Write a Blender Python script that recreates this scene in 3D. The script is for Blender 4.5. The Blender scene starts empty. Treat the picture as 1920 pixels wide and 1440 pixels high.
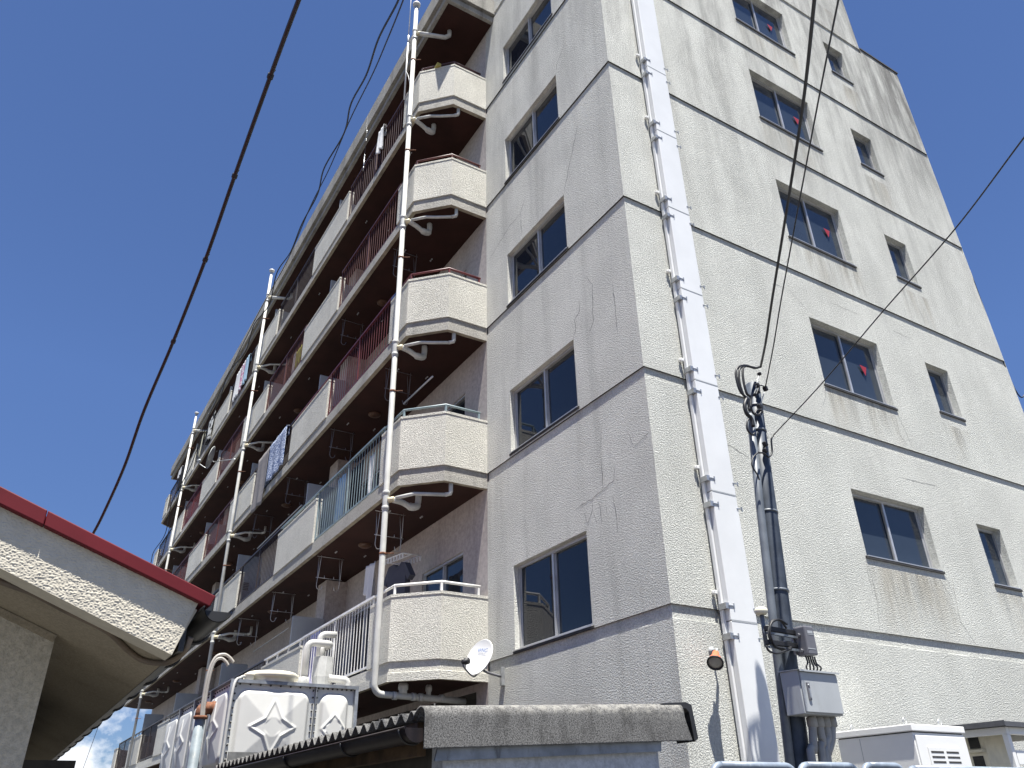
import bpy, bmesh, math, random
from mathutils import Vector, Matrix, noise
random.seed(7)
R = math.radians
scene = bpy.context.scene
COL = scene.collection

# ------------------------------------------------------------------ camera
F_PX, AZ, EL, ROLL = 1472.34, 1.0194, 0.5057, 0.0217      # solved from the grooves and corners of the block
CAM = Vector((6.3425, -5.8257, -1.9768))
GROUND = -3.6
_f = Vector((-math.sin(AZ)*math.cos(EL), math.cos(AZ)*math.cos(EL), math.sin(EL)))
_r = _f.cross(Vector((0, 0, 1))).normalized()
_d = _f.cross(_r)
_c, _s = math.cos(ROLL), math.sin(ROLL)
RT = _c*_r + _s*_d
DN = -_s*_r + _c*_d
cam_d = bpy.data.cameras.new('camera')
cam_d.sensor_fit = 'HORIZONTAL'; cam_d.sensor_width = 36
cam_d.lens = 36*F_PX/1920
cam_d.clip_start = 0.05; cam_d.clip_end = 5000
cam = bpy.data.objects.new('camera', cam_d); COL.objects.link(cam)
m = Matrix((RT, -DN, -_f)).transposed().to_4x4(); m.translation = CAM
cam.matrix_world = m
scene.camera = cam

# ------------------------------------------------------------------ light
SUN = Vector((-0.255, 0.088, -0.963)).normalized()        # the way the light travels
world = bpy.data.worlds.new('World'); scene.world = world
world.use_nodes = True
nt = world.node_tree; nt.nodes.clear()
out = nt.nodes.new('ShaderNodeOutputWorld'); bg = nt.nodes.new('ShaderNodeBackground')
sky = nt.nodes.new('ShaderNodeTexSky'); sky.sky_type = 'NISHITA'; sky.sun_disc = False
sky.sun_elevation = math.asin(-SUN.z); sky.sun_rotation = math.atan2(-SUN.x, -SUN.y)
sky.altitude = 200; sky.air_density = 0.85; sky.dust_density = 0.0; sky.ozone_density = 6.0
bg.inputs[1].default_value = 0.0545
tc = nt.nodes.new('ShaderNodeTexCoord')
sep = nt.nodes.new('ShaderNodeSeparateXYZ'); nt.links.new(tc.outputs['Generated'], sep.inputs[0])
mp = nt.nodes.new('ShaderNodeMapping'); mp.inputs['Scale'].default_value = (1, 1, 1.35)
nt.links.new(tc.outputs['Generated'], mp.inputs[0])
nz = nt.nodes.new('ShaderNodeTexNoise'); nz.inputs['Scale'].default_value = 11; nz.inputs['Detail'].default_value = 9
nz.inputs['Roughness'].default_value = 0.58
nt.links.new(mp.outputs[0], nz.inputs['Vector'])
rmp = nt.nodes.new('ShaderNodeValToRGB'); rmp.color_ramp.elements[0].position = 0.44; rmp.color_ramp.elements[1].position = 0.55
nt.links.new(nz.outputs[0], rmp.inputs[0])
mr = nt.nodes.new('ShaderNodeMapRange'); mr.inputs[1].default_value = 0.19; mr.inputs[2].default_value = 0.07
mr.interpolation_type = 'SMOOTHSTEP'
nt.links.new(sep.outputs[2], mr.inputs[0])
mul = nt.nodes.new('ShaderNodeMath'); mul.operation = 'MULTIPLY'
nt.links.new(rmp.outputs[0], mul.inputs[0]); nt.links.new(mr.outputs[0], mul.inputs[1])
mix = nt.nodes.new('ShaderNodeMixRGB'); mix.inputs[2].default_value = (8.0, 8.3, 8.8, 1)
tint = nt.nodes.new('ShaderNodeMixRGB'); tint.blend_type = 'MULTIPLY'; tint.inputs[0].default_value = 1
tint.inputs[2].default_value = (0.97, 1.0, 1.16, 1)       # clear dry summer air
lowc = nt.nodes.new('ShaderNodeMapRange'); lowc.inputs[1].default_value = 0.0; lowc.inputs[2].default_value = 0.45
lowc.inputs[3].default_value = 0.50; lowc.inputs[4].default_value = 1.0; nt.links.new(sep.outputs[2], lowc.inputs[0])
deep = nt.nodes.new('ShaderNodeMixRGB'); deep.blend_type = 'MULTIPLY'; deep.inputs[0].default_value = 1
nt.links.new(sky.outputs[0], deep.inputs[1]); nt.links.new(lowc.outputs[0], deep.inputs[2])
nt.links.new(deep.outputs[0], tint.inputs[1])
nt.links.new(mul.outputs[0], mix.inputs[0]); nt.links.new(tint.outputs[0], mix.inputs[1])
nt.links.new(mix.outputs[0], bg.inputs[0]); nt.links.new(bg.outputs[0], out.inputs[0])

sl = bpy.data.lights.new('sun', 'SUN'); sl.energy = 5.0; sl.angle = R(0.53); sl.color = (1, 0.972, 0.90)
so = bpy.data.objects.new('sun', sl); COL.objects.link(so)
so.rotation_euler = SUN.to_track_quat('-Z', 'Y').to_euler(); so.location = (20, -10, 40)

vs = scene.view_settings
vs.view_transform = 'Standard'; vs.look = 'None'; vs.gamma = 1; vs.exposure = 1.34
scene.cycles.max_bounces = 8; scene.cycles.diffuse_bounces = 4

# ------------------------------------------------------------------ geometry helpers
def ray(u, v):
    return (RT*((u-960)/F_PX) + DN*((v-720)/F_PX) + _f).normalized()
def P(u, v, ax, val):
    """the point of the plane x / y / z = val seen at photo pixel (u, v)"""
    d = ray(u, v); i = 'xyz'.index(ax)
    return CAM + d*((val-CAM[i])/d[i])
def PD(u, v, dist):
    return CAM + ray(u, v)*dist
def PN(u, v, p0, n):
    d = ray(u, v); return CAM + d*((p0-CAM).dot(n)/d.dot(n))

class MB:
    def __init__(self): self.v = []; self.f = []; self.mi = []; self.sm = []
    def add(self, vs_, fs_, mi=0, sm=False):
        o = len(self.v); self.v += [Vector(p) for p in vs_]
        for f in fs_: self.f.append([i+o for i in f]); self.mi.append(mi); self.sm.append(sm)
        return self
    def quad(self, a, b, c, d, mi=0): return self.add([a, b, c, d], [(0, 1, 2, 3)], mi)
    def box(self, x0, x1, y0, y1, z0, z1, mi=0):
        v = [(x, y, z) for z in (z0, z1) for y in (y0, y1) for x in (x0, x1)]
        return self.add(v, [(0, 2, 3, 1), (4, 5, 7, 6), (0, 1, 5, 4), (2, 6, 7, 3), (0, 4, 6, 2), (1, 3, 7, 5)], mi)
    def obox(self, c, ax, ay, az, hx, hy, hz, mi=0):
        """oriented box: centre, three axes, half sizes"""
        c = Vector(c); v = [c+ax*(i*hx)+ay*(j*hy)+az*(k*hz) for k in (-1, 1) for j in (-1, 1) for i in (-1, 1)]
        return self.add(v, [(0, 2, 3, 1), (4, 5, 7, 6), (0, 1, 5, 4), (2, 6, 7, 3), (0, 4, 6, 2), (1, 3, 7, 5)], mi)
    def prism(self, poly, z0, z1, mi=0, caps=True):
        n = len(poly); v = [(x, y, z0) for x, y in poly]+[(x, y, z1) for x, y in poly]
        fs = [(i, (i+1) % n, n+(i+1) % n, n+i) for i in range(n)]
        if caps: fs += [tuple(range(n))[::-1], tuple(range(n, 2*n))]
        return self.add(v, fs, mi)
    def extrude(self, pts, vec, mi=0):
        n = len(pts); vec = Vector(vec); v = [Vector(p) for p in pts]; v += [p+vec for p in v]
        return self.add(v, [(i, (i+1) % n, n+(i+1) % n, n+i) for i in range(n)]+[tuple(range(n))[::-1], tuple(range(n, 2*n))], mi)
    def tube(self, path, r, n=8, mi=0, caps=True, sm=True):
        path = [Vector(p) for p in path]; k = len(path)
        rs = r if isinstance(r, (list, tuple)) else [r]*k
        t = (path[1]-path[0]).normalized()
        a = t.orthogonal().normalized(); vs_ = []; 
        for i in range(k):
            if i == 0: tn = (path[1]-path[0]).normalized()
            elif i == k-1: tn = (path[i]-path[i-1]).normalized()
            else:
                tn = (path[i]-path[i-1]).normalized()+(path[i+1]-path[i]).normalized()
                tn = tn.normalized() if tn.length > 1e-6 else t
            q = t.rotation_difference(tn); a = (q @ a); a = (a-tn*a.dot(tn)).normalized(); t = tn
            b = tn.cross(a)
            for j in range(n):
                w = 2*math.pi*j/n; vs_.append(path[i]+(a*math.cos(w)+b*math.sin(w))*rs[i])
        fs = [(i*n+j, i*n+(j+1) % n, (i+1)*n+(j+1) % n, (i+1)*n+j) for i in range(k-1) for j in range(n)]
        self.add(vs_, fs, mi, sm)
        if caps:
            o = len(self.v)-k*n
            self.f.append([o+j for j in range(n)][::-1]); self.mi.append(mi); self.sm.append(False)
            self.f.append([o+(k-1)*n+j for j in range(n)]); self.mi.append(mi); self.sm.append(False)
        return self
    def lathe(self, prof, c, ax, n=24, mi=0, sm=True):
        """prof: (radius, height) pairs along axis ax from c"""
        ax = Vector(ax).normalized(); a = ax.orthogonal().normalized(); b = ax.cross(a); c = Vector(c)
        vs_ = [c+ax*h+(a*math.cos(2*math.pi*j/n)+b*math.sin(2*math.pi*j/n))*r for r, h in prof for j in range(n)]
        fs = [(i*n+j, i*n+(j+1) % n, (i+1)*n+(j+1) % n, (i+1)*n+j) for i in range(len(prof)-1) for j in range(n)]
        return self.add(vs_, fs, mi, sm)
    def build(self, name, mats, parent=None, bevel=0):
        me = bpy.data.meshes.new(name)
        off = parent_loc(parent)
        me.from_pydata([p-off for p in self.v], [], self.f)
        if not isinstance(mats, (list, tuple)): mats = [mats]
        for mt in mats: me.materials.append(mt)
        me.polygons.foreach_set('material_index', self.mi)
        me.polygons.foreach_set('use_smooth', self.sm)
        me.update()
        bm = bmesh.new(); bm.from_mesh(me); bmesh.ops.recalc_face_normals(bm, faces=bm.faces); bm.to_mesh(me); bm.free()
        o = bpy.data.objects.new(name, me); COL.objects.link(o)
        if parent: o.parent = parent
        if bevel:
            md = o.modifiers.new('bevel', 'BEVEL'); md.width = bevel; md.segments = 2; md.limit_method = 'ANGLE'; md.angle_limit = R(40)
        return o
WLOC = {}
def parent_loc(p):
    v = Vector((0, 0, 0))
    while p: v = v+p.location; p = p.parent
    return v
def thing(name, label, cat, loc, group=None):
    o = bpy.data.objects.new(name, None); COL.objects.link(o); o.location = loc
    o.empty_display_size = 0.2
    return tag(o, label, cat, group)
def tag(o, label, cat, group=None, kind=None):
    if label: o['label'] = label
    if cat: o['category'] = cat
    if group: o['group'] = group
    if kind: o['kind'] = kind
    return o
def lone(mb, name, mats, label, cat, group=None, bevel=0):
    """a thing that is one mesh; its origin goes to its base"""
    lo = Vector((min(p.x for p in mb.v), min(p.y for p in mb.v), min(p.z for p in mb.v)))
    hi = Vector((max(p.x for p in mb.v), max(p.y for p in mb.v), max(p.z for p in mb.v)))
    c = (lo+hi)/2; c.z = lo.z
    mb.v = [p-c for p in mb.v]
    o = mb.build(name, mats, None, bevel); o.location = c
    return tag(o, label, cat, group)
def arc(c, a, b, r, t0, t1, n=8):
    return [Vector(c)+(Vector(a)*math.cos(t0+(t1-t0)*i/n)+Vector(b)*math.sin(t0+(t1-t0)*i/n))*r for i in range(n+1)]
def catenary(a, b, sag, n=24):
    a, b = Vector(a), Vector(b)
    return [a.lerp(b, i/n)-Vector((0, 0, sag*4*(i/n)*(1-i/n))) for i in range(n+1)]
def smooth_path(pts, n=6):
    """Catmull-Rom through pts"""
    pts = [Vector(p) for p in pts]; q = [2*pts[0]-pts[1]]+pts+[2*pts[-1]-pts[-2]]; o = []
    for i in range(1, len(q)-2):
        for k in range(n):
            t = k/n; p0, p1, p2, p3 = q[i-1:i+3]
            o.append(0.5*((2*p1)+(p2-p0)*t+(2*p0-5*p1+4*p2-p3)*t*t+(3*p1-p0-3*p2+p3)*t**3))
    return o+[pts[-1]]

# ------------------------------------------------------------------ materials
def newmat(name):
    mt = bpy.data.materials.new(name); mt.use_nodes = True
    n = mt.node_tree; b = n.nodes['Principled BSDF']; return mt, n, b
def node(n, t, **kw):
    x = n.nodes.new(t)
    for k, v in kw.items(): setattr(x, k, v)
    return x
def math_(n, op, a, b=None, c=None, clamp=False):
    x = node(n, 'ShaderNodeMath', operation=op, use_clamp=clamp)
    for i, q in enumerate((a, b, c)):
        if q is None: continue
        if isinstance(q, (int, float)): x.inputs[i].default_value = q
        else: n.links.new(q, x.inputs[i])
    return x.outputs[0]
def noise_(n, vec, scale, detail=3, rough=0.5, sc=None):
    if sc:
        mp_ = node(n, 'ShaderNodeMapping'); mp_.inputs['Scale'].default_value = sc
        n.links.new(vec, mp_.inputs[0]); vec = mp_.outputs[0]
    x = node(n, 'ShaderNodeTexNoise'); x.inputs['Scale'].default_value = scale
    x.inputs['Detail'].default_value = detail; x.inputs['Roughness'].default_value = rough
    n.links.new(vec, x.inputs['Vector']); return x.outputs['Fac']
def maprange(n, v, a, b, c=0.0, d=1.0, smooth=True):
    x = node(n, 'ShaderNodeMapRange'); x.interpolation_type = 'SMOOTHSTEP' if smooth else 'LINEAR'
    n.links.new(v, x.inputs[0])
    for i, q in enumerate((a, b, c, d)): x.inputs[i+1].default_value = q
    return x.outputs[0]
def mixc(n, fac, a, b, mode='MIX'):
    x = node(n, 'ShaderNodeMixRGB', blend_type=mode)
    for i, q in enumerate((fac, a, b)):
        if isinstance(q, (int, float)): x.inputs[i].default_value = q
        elif isinstance(q, tuple): x.inputs[i].default_value = (*q, 1) if len(q) == 3 else q
        else: n.links.new(q, x.inputs[i])
    return x.outputs[0]
def bump_(n, b, h, strength, dist):
    x = node(n, 'ShaderNodeBump'); x.inputs['Strength'].default_value = strength; x.inputs['Distance'].default_value = dist
    n.links.new(h, x.inputs['Height']); n.links.new(x.outputs[0], b.inputs['Normal']); return x
def simple(name, col, rough=0.6, metal=0, var=0.12, scale=6, bump=0, bscale=80, dirt=None, spec=0.5):
    mt, n, b = newmat(name)
    tcn = node(n, 'ShaderNodeTexCoord').outputs['Object']
    f = noise_(n, tcn, scale, 5, 0.6)
    lo = tuple(c*(1-var) for c in col); hi = tuple(min(1, c*(1+var)) for c in col)
    c = mixc(n, maprange(n, f, 0.3, 0.7), lo, hi)
    if dirt:
        g = noise_(n, tcn, scale*2.3, 6, 0.7, (1, 1, 0.35))
        c = mixc(n, maprange(n, g, 0.55, 0.75), c, dirt)
    n.links.new(c, b.inputs['Base Color'])
    b.inputs['Roughness'].default_value = rough; b.inputs['Metallic'].default_value = metal
    b.inputs['Specular IOR Level'].default_value = spec
    if bump: bump_(n, b, noise_(n, tcn, bscale, 3), bump, 0.004)
    return mt
def stucco(name, base, grain=56, bstr=1.0, bdist=0.014, weather=0.0, sills=False, streak=0.25, low=None):
    mt, n, b = newmat(name)
    pos = node(n, 'ShaderNodeNewGeometry').outputs['Position']
    s3 = node(n, 'ShaderNodeSeparateXYZ'); n.links.new(pos, s3.inputs[0])
    X, Y, Z = s3.outputs
    big = noise_(n, pos, 0.9, 5, 0.6)
    c = mixc(n, maprange(n, big, 0.3, 0.72), tuple(q*0.9 for q in base), tuple(min(1, q*1.05) for q in base))
    # rain streaks running down the wall
    st = noise_(n, pos, 1.0, 6, 0.65, (2.6, 2.6, 0.22))
    st = maprange(n, st, 0.48, 0.72)
    c = mixc(n, math_(n, 'MULTIPLY', st, streak), c, tuple(q*0.55 for q in base))
    if weather:
        hz = maprange(n, Z, 2.0, 14.5)
        st2 = maprange(n, noise_(n, pos, 1.0, 7, 0.68, (1.7, 1.7, 0.3)), 0.40, 0.68)
        dk = math_(n, 'MULTIPLY', math_(n, 'MULTIPLY', st2, hz), weather)
        c = mixc(n, dk, c, (0.17, 0.165, 0.16))
        # heaviest soot near the far upper edge of the gable
        e = math_(n, 'MULTIPLY', maprange(n, Y, 5.5, 9.4), maprange(n, Z, 7.5, 13.6))
        st3 = maprange(n, noise_(n, pos, 1.0, 8, 0.7, (2.4, 2.4, 0.42)), 0.36, 0.62)
        c = mixc(n, math_(n, 'MULTIPLY', math_(n, 'MULTIPLY', e, st3), 0.85), c, (0.11, 0.105, 0.10))
    if sills:
        # run-off below the window sills: two columns of windows, one storey apart
        fine = maprange(n, noise_(n, pos, 1.0, 6, 0.7, (9, 9, 0.7)), 0.42, 0.66)
        tan = maprange(n, noise_(n, pos, 1.0, 4, 0.6, (2.5, 2.5, 0.5)), 0.40, 0.66)
        zm = math_(n, 'MODULO', math_(n, 'ADD', Z, 28.0-0.93), 2.795)   # 0 just above a sill, falling below it
        fall = maprange(n, zm, 1.55, 2.79)
        col1 = math_(n, 'MULTIPLY', maprange(n, Y, 3.45, 3.65), maprange(n, Y, 5.45, 5.2))
        col2 = math_(n, 'MULTIPLY', maprange(n, Y, 6.45, 6.6), maprange(n, Y, 7.4, 7.2))
        cols = math_(n, 'MAXIMUM', col1, col2)
        mask = math_(n, 'MULTIPLY', cols, fall)
        c = mixc(n, math_(n, 'MULTIPLY', math_(n, 'MULTIPLY', mask, tan), 0.5), c, (0.36, 0.31, 0.23))
        c = mixc(n, math_(n, 'MULTIPLY', math_(n, 'MULTIPLY', math_(n, 'MULTIPLY', mask, fall), fine), 0.42), c, (0.10, 0.095, 0.09))
    g1 = noise_(n, pos, grain, 4, 0.62)
    g2 = noise_(n, pos, grain*2.7, 2, 0.5)
    h = math_(n, 'ADD', math_(n, 'MULTIPLY', maprange(n, g1, 0.34, 0.68), 0.8), math_(n, 'MULTIPLY', g2, 0.35))
    sp_ = noise_(n, pos, grain*.62, 3, 0.7)
    c = mixc(n, maprange(n, sp_, 0.34, 0.66), mixc(n, 1.0, c, (0.84, 0.84, 0.84), 'MULTIPLY'), mixc(n, 1.0, c, (1.09, 1.09, 1.09), 'MULTIPLY'))
    c = mixc(n, math_(n, 'MULTIPLY', maprange(n, g1, 0.47, 0.30), 0.34), c, tuple(q*0.5 for q in base))   # darker in the pits of the grain
    n.links.new(c, b.inputs['Base Color']); b.inputs['Roughness'].default_value = 0.9
    b.inputs['Specular IOR Level'].default_value = 0.25
    bump_(n, b, h, bstr, bdist)
    return mt

M = {}
M['gable'] = stucco('gable_stucco', (0.665, 0.667, 0.622), weather=0.72, sills=True, streak=0.14)
M['side'] = stucco('side_stucco', (0.735, 0.73, 0.675), weather=0.4, streak=0.4)
M['para'] = stucco('parapet_stucco', (0.675, 0.655, 0.59), streak=0.18)
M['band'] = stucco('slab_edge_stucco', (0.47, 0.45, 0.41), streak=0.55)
M['rear'] = stucco('rear_wall_paint', (0.45, 0.405, 0.38), grain=20, bstr=0.12, bdist=0.004, streak=0.35)
M['roofedge'] = stucco('roof_edge_concrete', (0.40, 0.385, 0.35), weather=0.3, streak=1.0)
M['soffit'] = simple('maroon_soffit_paint', (0.030, 0.0105, 0.0075), 0.75, var=0.25, scale=1.5, spec=0.25)
M['void'] = simple('dark_shade_fill', (0.07, 0.062, 0.055), 0.95, var=0.3)  # near-black fill: deep shade of recesses put into the colour
def glass(name, col, rough=0.02):
    mt, n, b = newmat(name)
    tcn = node(n, 'ShaderNodeNewGeometry').outputs['Position']
    f = noise_(n, tcn, 1.3, 4, 0.6)
    n.links.new(mixc(n, f, tuple(q*0.7 for q in col), tuple(q*1.3 for q in col)), b.inputs['Base Color'])
    b.inputs['Roughness'].default_value = rough; b.inputs['IOR'].default_value = 1.5
    return mt
M['glass'] = glass('dark_glass', (0.014, 0.019, 0.027))
M['glassB'] = glass('blue_grey_film_glass', (0.030, 0.040, 0.056), 0.06)
M['alu'] = simple('window_aluminium', (0.50, 0.50, 0.50), 0.42, 0.55, var=0.12, scale=3)
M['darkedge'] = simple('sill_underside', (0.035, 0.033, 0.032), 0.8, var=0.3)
M['sticker'] = simple('red_sticker', (0.30, 0.018, 0.028), 0.5, var=0.05)
M['curtain'] = simple('pale_curtain', (0.25, 0.24, 0.23), 0.9, var=0.15)
M['pvc'] = simple('white_pvc', (0.47, 0.465, 0.44), 0.45, var=0.10, scale=4, dirt=(0.42, 0.40, 0.36))
M['pvcy'] = simple('yellowed_pvc', (0.60, 0.53, 0.36), 0.5, var=0.15, scale=9)
M['pvcg'] = simple('grey_white_pvc', (0.46, 0.46, 0.44), 0.5, var=0.15, scale=7, dirt=(0.38, 0.36, 0.33))
M['rust'] = simple('rusty_steel', (0.15, 0.060, 0.030), 0.85, var=0.45, scale=25, bump=0.4, dirt=(0.38, 0.27, 0.18))
M['duct'] = simple('white_painted_duct', (0.685, 0.69, 0.69), 0.38, var=0.035, scale=1.5)
M['steel'] = simple('galvanised_steel', (0.42, 0.43, 0.44), 0.42, 0.75, var=0.18, scale=12)
M['pole'] = simple('dark_blue_grey_pole_paint', (0.044, 0.054, 0.072), 0.5, var=0.3, scale=5, dirt=(0.075, 0.088, 0.11), spec=0.35)
M['pole2'] = simple('grey_conduit', (0.12, 0.135, 0.155), 0.45, var=0.2, scale=5)
M['black'] = simple('black_rubber', (0.012, 0.012, 0.014), 0.55, var=0.2)
M['wire'] = simple('black_cable_sheath', (0.010, 0.010, 0.012), 0.5, var=0.2)
M['grey'] = simple('grey_enamel', (0.36, 0.375, 0.385), 0.4, var=0.05, scale=3, dirt=(0.30, 0.305, 0.30))
M['dgrey'] = simple('dark_grey_plastic', (0.125, 0.125, 0.14), 0.5, var=0.08)
M['white'] = simple('white_enamel', (0.74, 0.735, 0.715), 0.4, var=0.03, scale=2)
M['cream'] = simple('cream_plastic', (0.70, 0.65, 0.52), 0.5, var=0.08)
M['frp'] = simple('white_frp_panel', (0.56, 0.555, 0.525), 0.5, var=0.04, scale=3)
M['red'] = simple('dark_red_flashing', (0.110, 0.0085, 0.0135), 0.55, var=0.12, scale=4, spec=0.2)
M['gutter'] = simple('brown_black_gutter', (0.022, 0.016, 0.016), 0.5, var=0.3, scale=8, spec=0.3)
M['ngutter'] = simple('black_gutter', (0.020, 0.019, 0.019), 0.4, var=0.3, scale=8)
M['zinc'] = simple('blue_grey_zinc', (0.23, 0.245, 0.265), 0.5, 0.4, var=0.25, scale=6, dirt=(0.10, 0.10, 0.105))
M['shedwall'] = stucco('pale_shed_wall', (0.50, 0.51, 0.53), grain=50, bstr=0.3, bdist=0.004, streak=0.6)
M['neigh'] = stucco('cream_house_stucco', (0.50, 0.46, 0.385), grain=60, bstr=0.6, bdist=0.006, streak=0.1)
M['nsoffit'] = stucco('brown_cream_soffit', (0.33, 0.285, 0.215), grain=120, bstr=0.35, bdist=0.003, streak=0.5)
M['ribroof'] = simple('dark_ribbed_roof', (0.075, 0.077, 0.085), 0.6, var=0.25, scale=9)
M['lip'] = simple('dirty_slab_underside', (0.27, 0.235, 0.18), 0.9, var=0.3, scale=4)
M['amber'] = simple('amber_lamp_cover', (0.07, 0.030, 0.013), 0.5, var=0.2)
RAIL = {0: ('white_rail_paint', (0.68, 0.67, 0.65)), 1: ('pale_blue_rail_paint', (0.19, 0.245, 0.265)), 2: ('red_rail_paint', (0.095, 0.013, 0.016)),
        3: ('brick_red_rail_paint', (0.080, 0.022, 0.018)), 4: ('maroon_rail_paint', (0.055, 0.022, 0.024)), 5: ('dark_brown_rail_paint', (0.030, 0.020, 0.019)), 6: ('black_rail_paint', (0.018, 0.018, 0.021))}
for k, (nm, c) in RAIL.items(): M['rail%d' % k] = simple(nm, c, 0.45, var=0.15, scale=5)

# ------------------------------------------------------------------ ground
g = MB(); N = 24
for i in range(N):
    for j in range(N):
        xs = [-3000+6000*k/N for k in (i, i+1)]; ys = [-3000+6000*k/N for k in (j, j+1)]
        g.quad((xs[0], ys[0], GROUND), (xs[1], ys[0], GROUND), (xs[1], ys[1], GROUND), (xs[0], ys[1], GROUND))
gm = stucco('worn_asphalt', (0.10, 0.098, 0.092), grain=90, bstr=0.4, bdist=0.006, streak=0.2)
tag(g.build('ground', gm), 'grey asphalt ground around the buildings', 'ground', kind='structure')

# ------------------------------------------------------------------ apartment block
LV = [0.0, 2.925, 5.723, 8.551, 11.281]; TOP = 14.0
FLR = ['lowest', 'second', 'third', 'fourth', 'top']
XEND, DEPTH, TOWY, TOWX = -35.0, 9.47, 8.056, -3.75
block = thing('apartment_building', 'tall off-white stucco apartment block with maroon balcony soffits', 'building', (-17, 4, GROUND))

GD, GB, GS = 0.024, 0.146, 0.155     # groove: depth, height of its back, total height
def wall(axis, u0, u1, z0, z1, openings, grooves, reveal, mat, name, mit0=False, mit1=False):
    """stucco wall in the plane y=0 (axis 'x') or x=0 (axis 'y') with openings and storey grooves"""
    mb = MB()
    sgn = 1 if axis == 'x' else -1                 # depth direction: +y for side wall, -x for gable
    def pt(u, z, d=0.0):
        return (u, d, z) if axis == 'x' else (-d, u, z)
    us = sorted(set([u0, u1]+[q for o in openings for q in o[:2]]))
    # grooves sit just below their level: rows of wall between them
    rows = []; cur = z0
    for gz in sorted(grooves):
        rows.append((cur, gz-GS)); cur = gz
    rows.append((cur, z1))
    for (a, b_) in rows:
        zs = sorted(set([a, b_]+[q for o in openings for q in o[2:4] if a < q < b_]))
        for i in range(len(us)-1):
            for j in range(len(zs)-1):
                cu, cz = (us[i]+us[i+1])/2, (zs[j]+zs[j+1])/2
                if any(o[0] < cu < o[1] and o[2] < cz < o[3] for o in openings): continue
                mb.quad(pt(us[i], zs[j]), pt(us[i+1], zs[j]), pt(us[i+1], zs[j+1]), pt(us[i], zs[j+1]))
    def ug(u, d):                                   # mitre at the shared corner (u = 0)
        if mit0 and u == u0: return u+d
        if mit1 and u == u1: return u-d
        return u
    for gz in grooves:
        n = 40
        uu = [u0+(u1-u0)*k/n for k in range(n+1)]
        for k in range(n):
            a, b_ = uu[k], uu[k+1]
            w0, w1 = [0.002*math.sin(q*9.1+gz)+0.002*math.sin(q*23.0+gz*3) for q in (a, b_)]
            A0, B0 = pt(a, gz), pt(b_, gz); A1, B1 = pt(ug(a, GD), gz, GD), pt(ug(b_, GD), gz, GD)
            A2, B2 = pt(ug(a, GD), gz-GB+w0, GD), pt(ug(b_, GD), gz-GB+w1, GD); A3, B3 = pt(a, gz-GS), pt(b_, gz-GS)
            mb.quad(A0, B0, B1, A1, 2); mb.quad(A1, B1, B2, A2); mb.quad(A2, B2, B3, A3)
    for o in openings:
        a, b_, c, d = o[:4]; rv = o[4] if len(o) > 4 else reveal
        mi_ = 1 if rv > 1 else 0  # deep recess sides coloured dark to stand for their shade
        mb.quad(pt(a, c), pt(b_, c), pt(b_, c, rv), pt(a, c, rv), mi_); mb.quad(pt(a, d), pt(b_, d), pt(b_, d, rv), pt(a, d, rv), mi_)
        mb.quad(pt(a, c), pt(a, d), pt(a, d, rv), pt(a, c, rv), mi_); mb.quad(pt(b_, c), pt(b_, d), pt(b_, d, rv), pt(b_, c, rv), mi_)
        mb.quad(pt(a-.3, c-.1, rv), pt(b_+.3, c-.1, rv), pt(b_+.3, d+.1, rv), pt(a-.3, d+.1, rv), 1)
    return mb.build(name, [mat, M['void'], M['darkedge']], block)

winA = [(-3.2, -1.405, LV[k]+(0.03, 0.06, 0.04, 0.04, 0.09)[k], LV[k]+(1.215, 1.165, 1.13, 1.15, 1.13)[k]) for k in range(5)]
doors = []
for k in range(5):
    for xa in (-4.76, -8.3, -12.0, -14.5, -18.1, -20.6, -24.2, -26.7, -30.3):
        doors.append((xa-1.55, xa, LV[k]+0.03, LV[k]+1.86))
wall('x', -3.95, 0, GROUND, TOP+2.9, winA, LV+[TOP], 0.15, M['side'], 'side_wall', mit1=True)
wall('x', XEND, -3.95, GROUND, TOP, doors+[(XEND+0.8, -4.3, GROUND+.05, -0.36, 3.2)], [], 0.10, M['rear'], 'balcony_wall')
winB1 = [(3.575, 5.225, a, b) for a, b in ((1.0, 1.965), (3.62, 4.835), (6.44, 7.73), (9.25, 10.57), (12.03, 13.33))]
winB2 = [(6.535, 7.19, a, b) for a, b in ((0.97, 1.93), (3.89, 4.86), (6.70, 7.72), (9.54, 10.56), (12.30, 13.30))]
wall('y', 0, TOWY, GROUND, TOP+2.9, winB1+winB2, LV+[TOP], 0.175, M['gable'], 'gable_wall', mit0=True)
wall('y', TOWY, DEPTH, GROUND, TOP, [], LV, 0.14, M['gable'], 'gable_wall')
b = MB()                                            # tower flanks, far sides and flat roofs
b.quad((TOWX, 0, TOP), (TOWX, TOWY, TOP), (TOWX, TOWY, TOP+2.9), (TOWX, 0, TOP+2.9))
b.quad((TOWX, TOWY, TOP), (0, TOWY, TOP), (0, TOWY, TOP+2.9), (TOWX, TOWY, TOP+2.9))
b.quad((-3.95, 0, TOP), (TOWX, 0, TOP), (TOWX, 0.002, TOP+2.9), (-3.95, 0.002, TOP))
b.quad((TOWX, 0, TOP+2.9), (0, 0, TOP+2.9), (0, TOWY, TOP+2.9), (TOWX, TOWY, TOP+2.9))
b.quad((XEND, DEPTH, GROUND), (0, DEPTH, GROUND), (0, DEPTH, TOP), (XEND, DEPTH, TOP))
b.quad((XEND, 0, GROUND), (XEND, DEPTH, GROUND), (XEND, DEPTH, TOP), (XEND, 0, TOP))
b.quad((XEND, 0, TOP-.004), (0, 0, TOP-.004), (0, DEPTH, TOP-.004), (XEND, DEPTH, TOP-.004))
b.build('rear_and_roof', M['side'], block)
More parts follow.
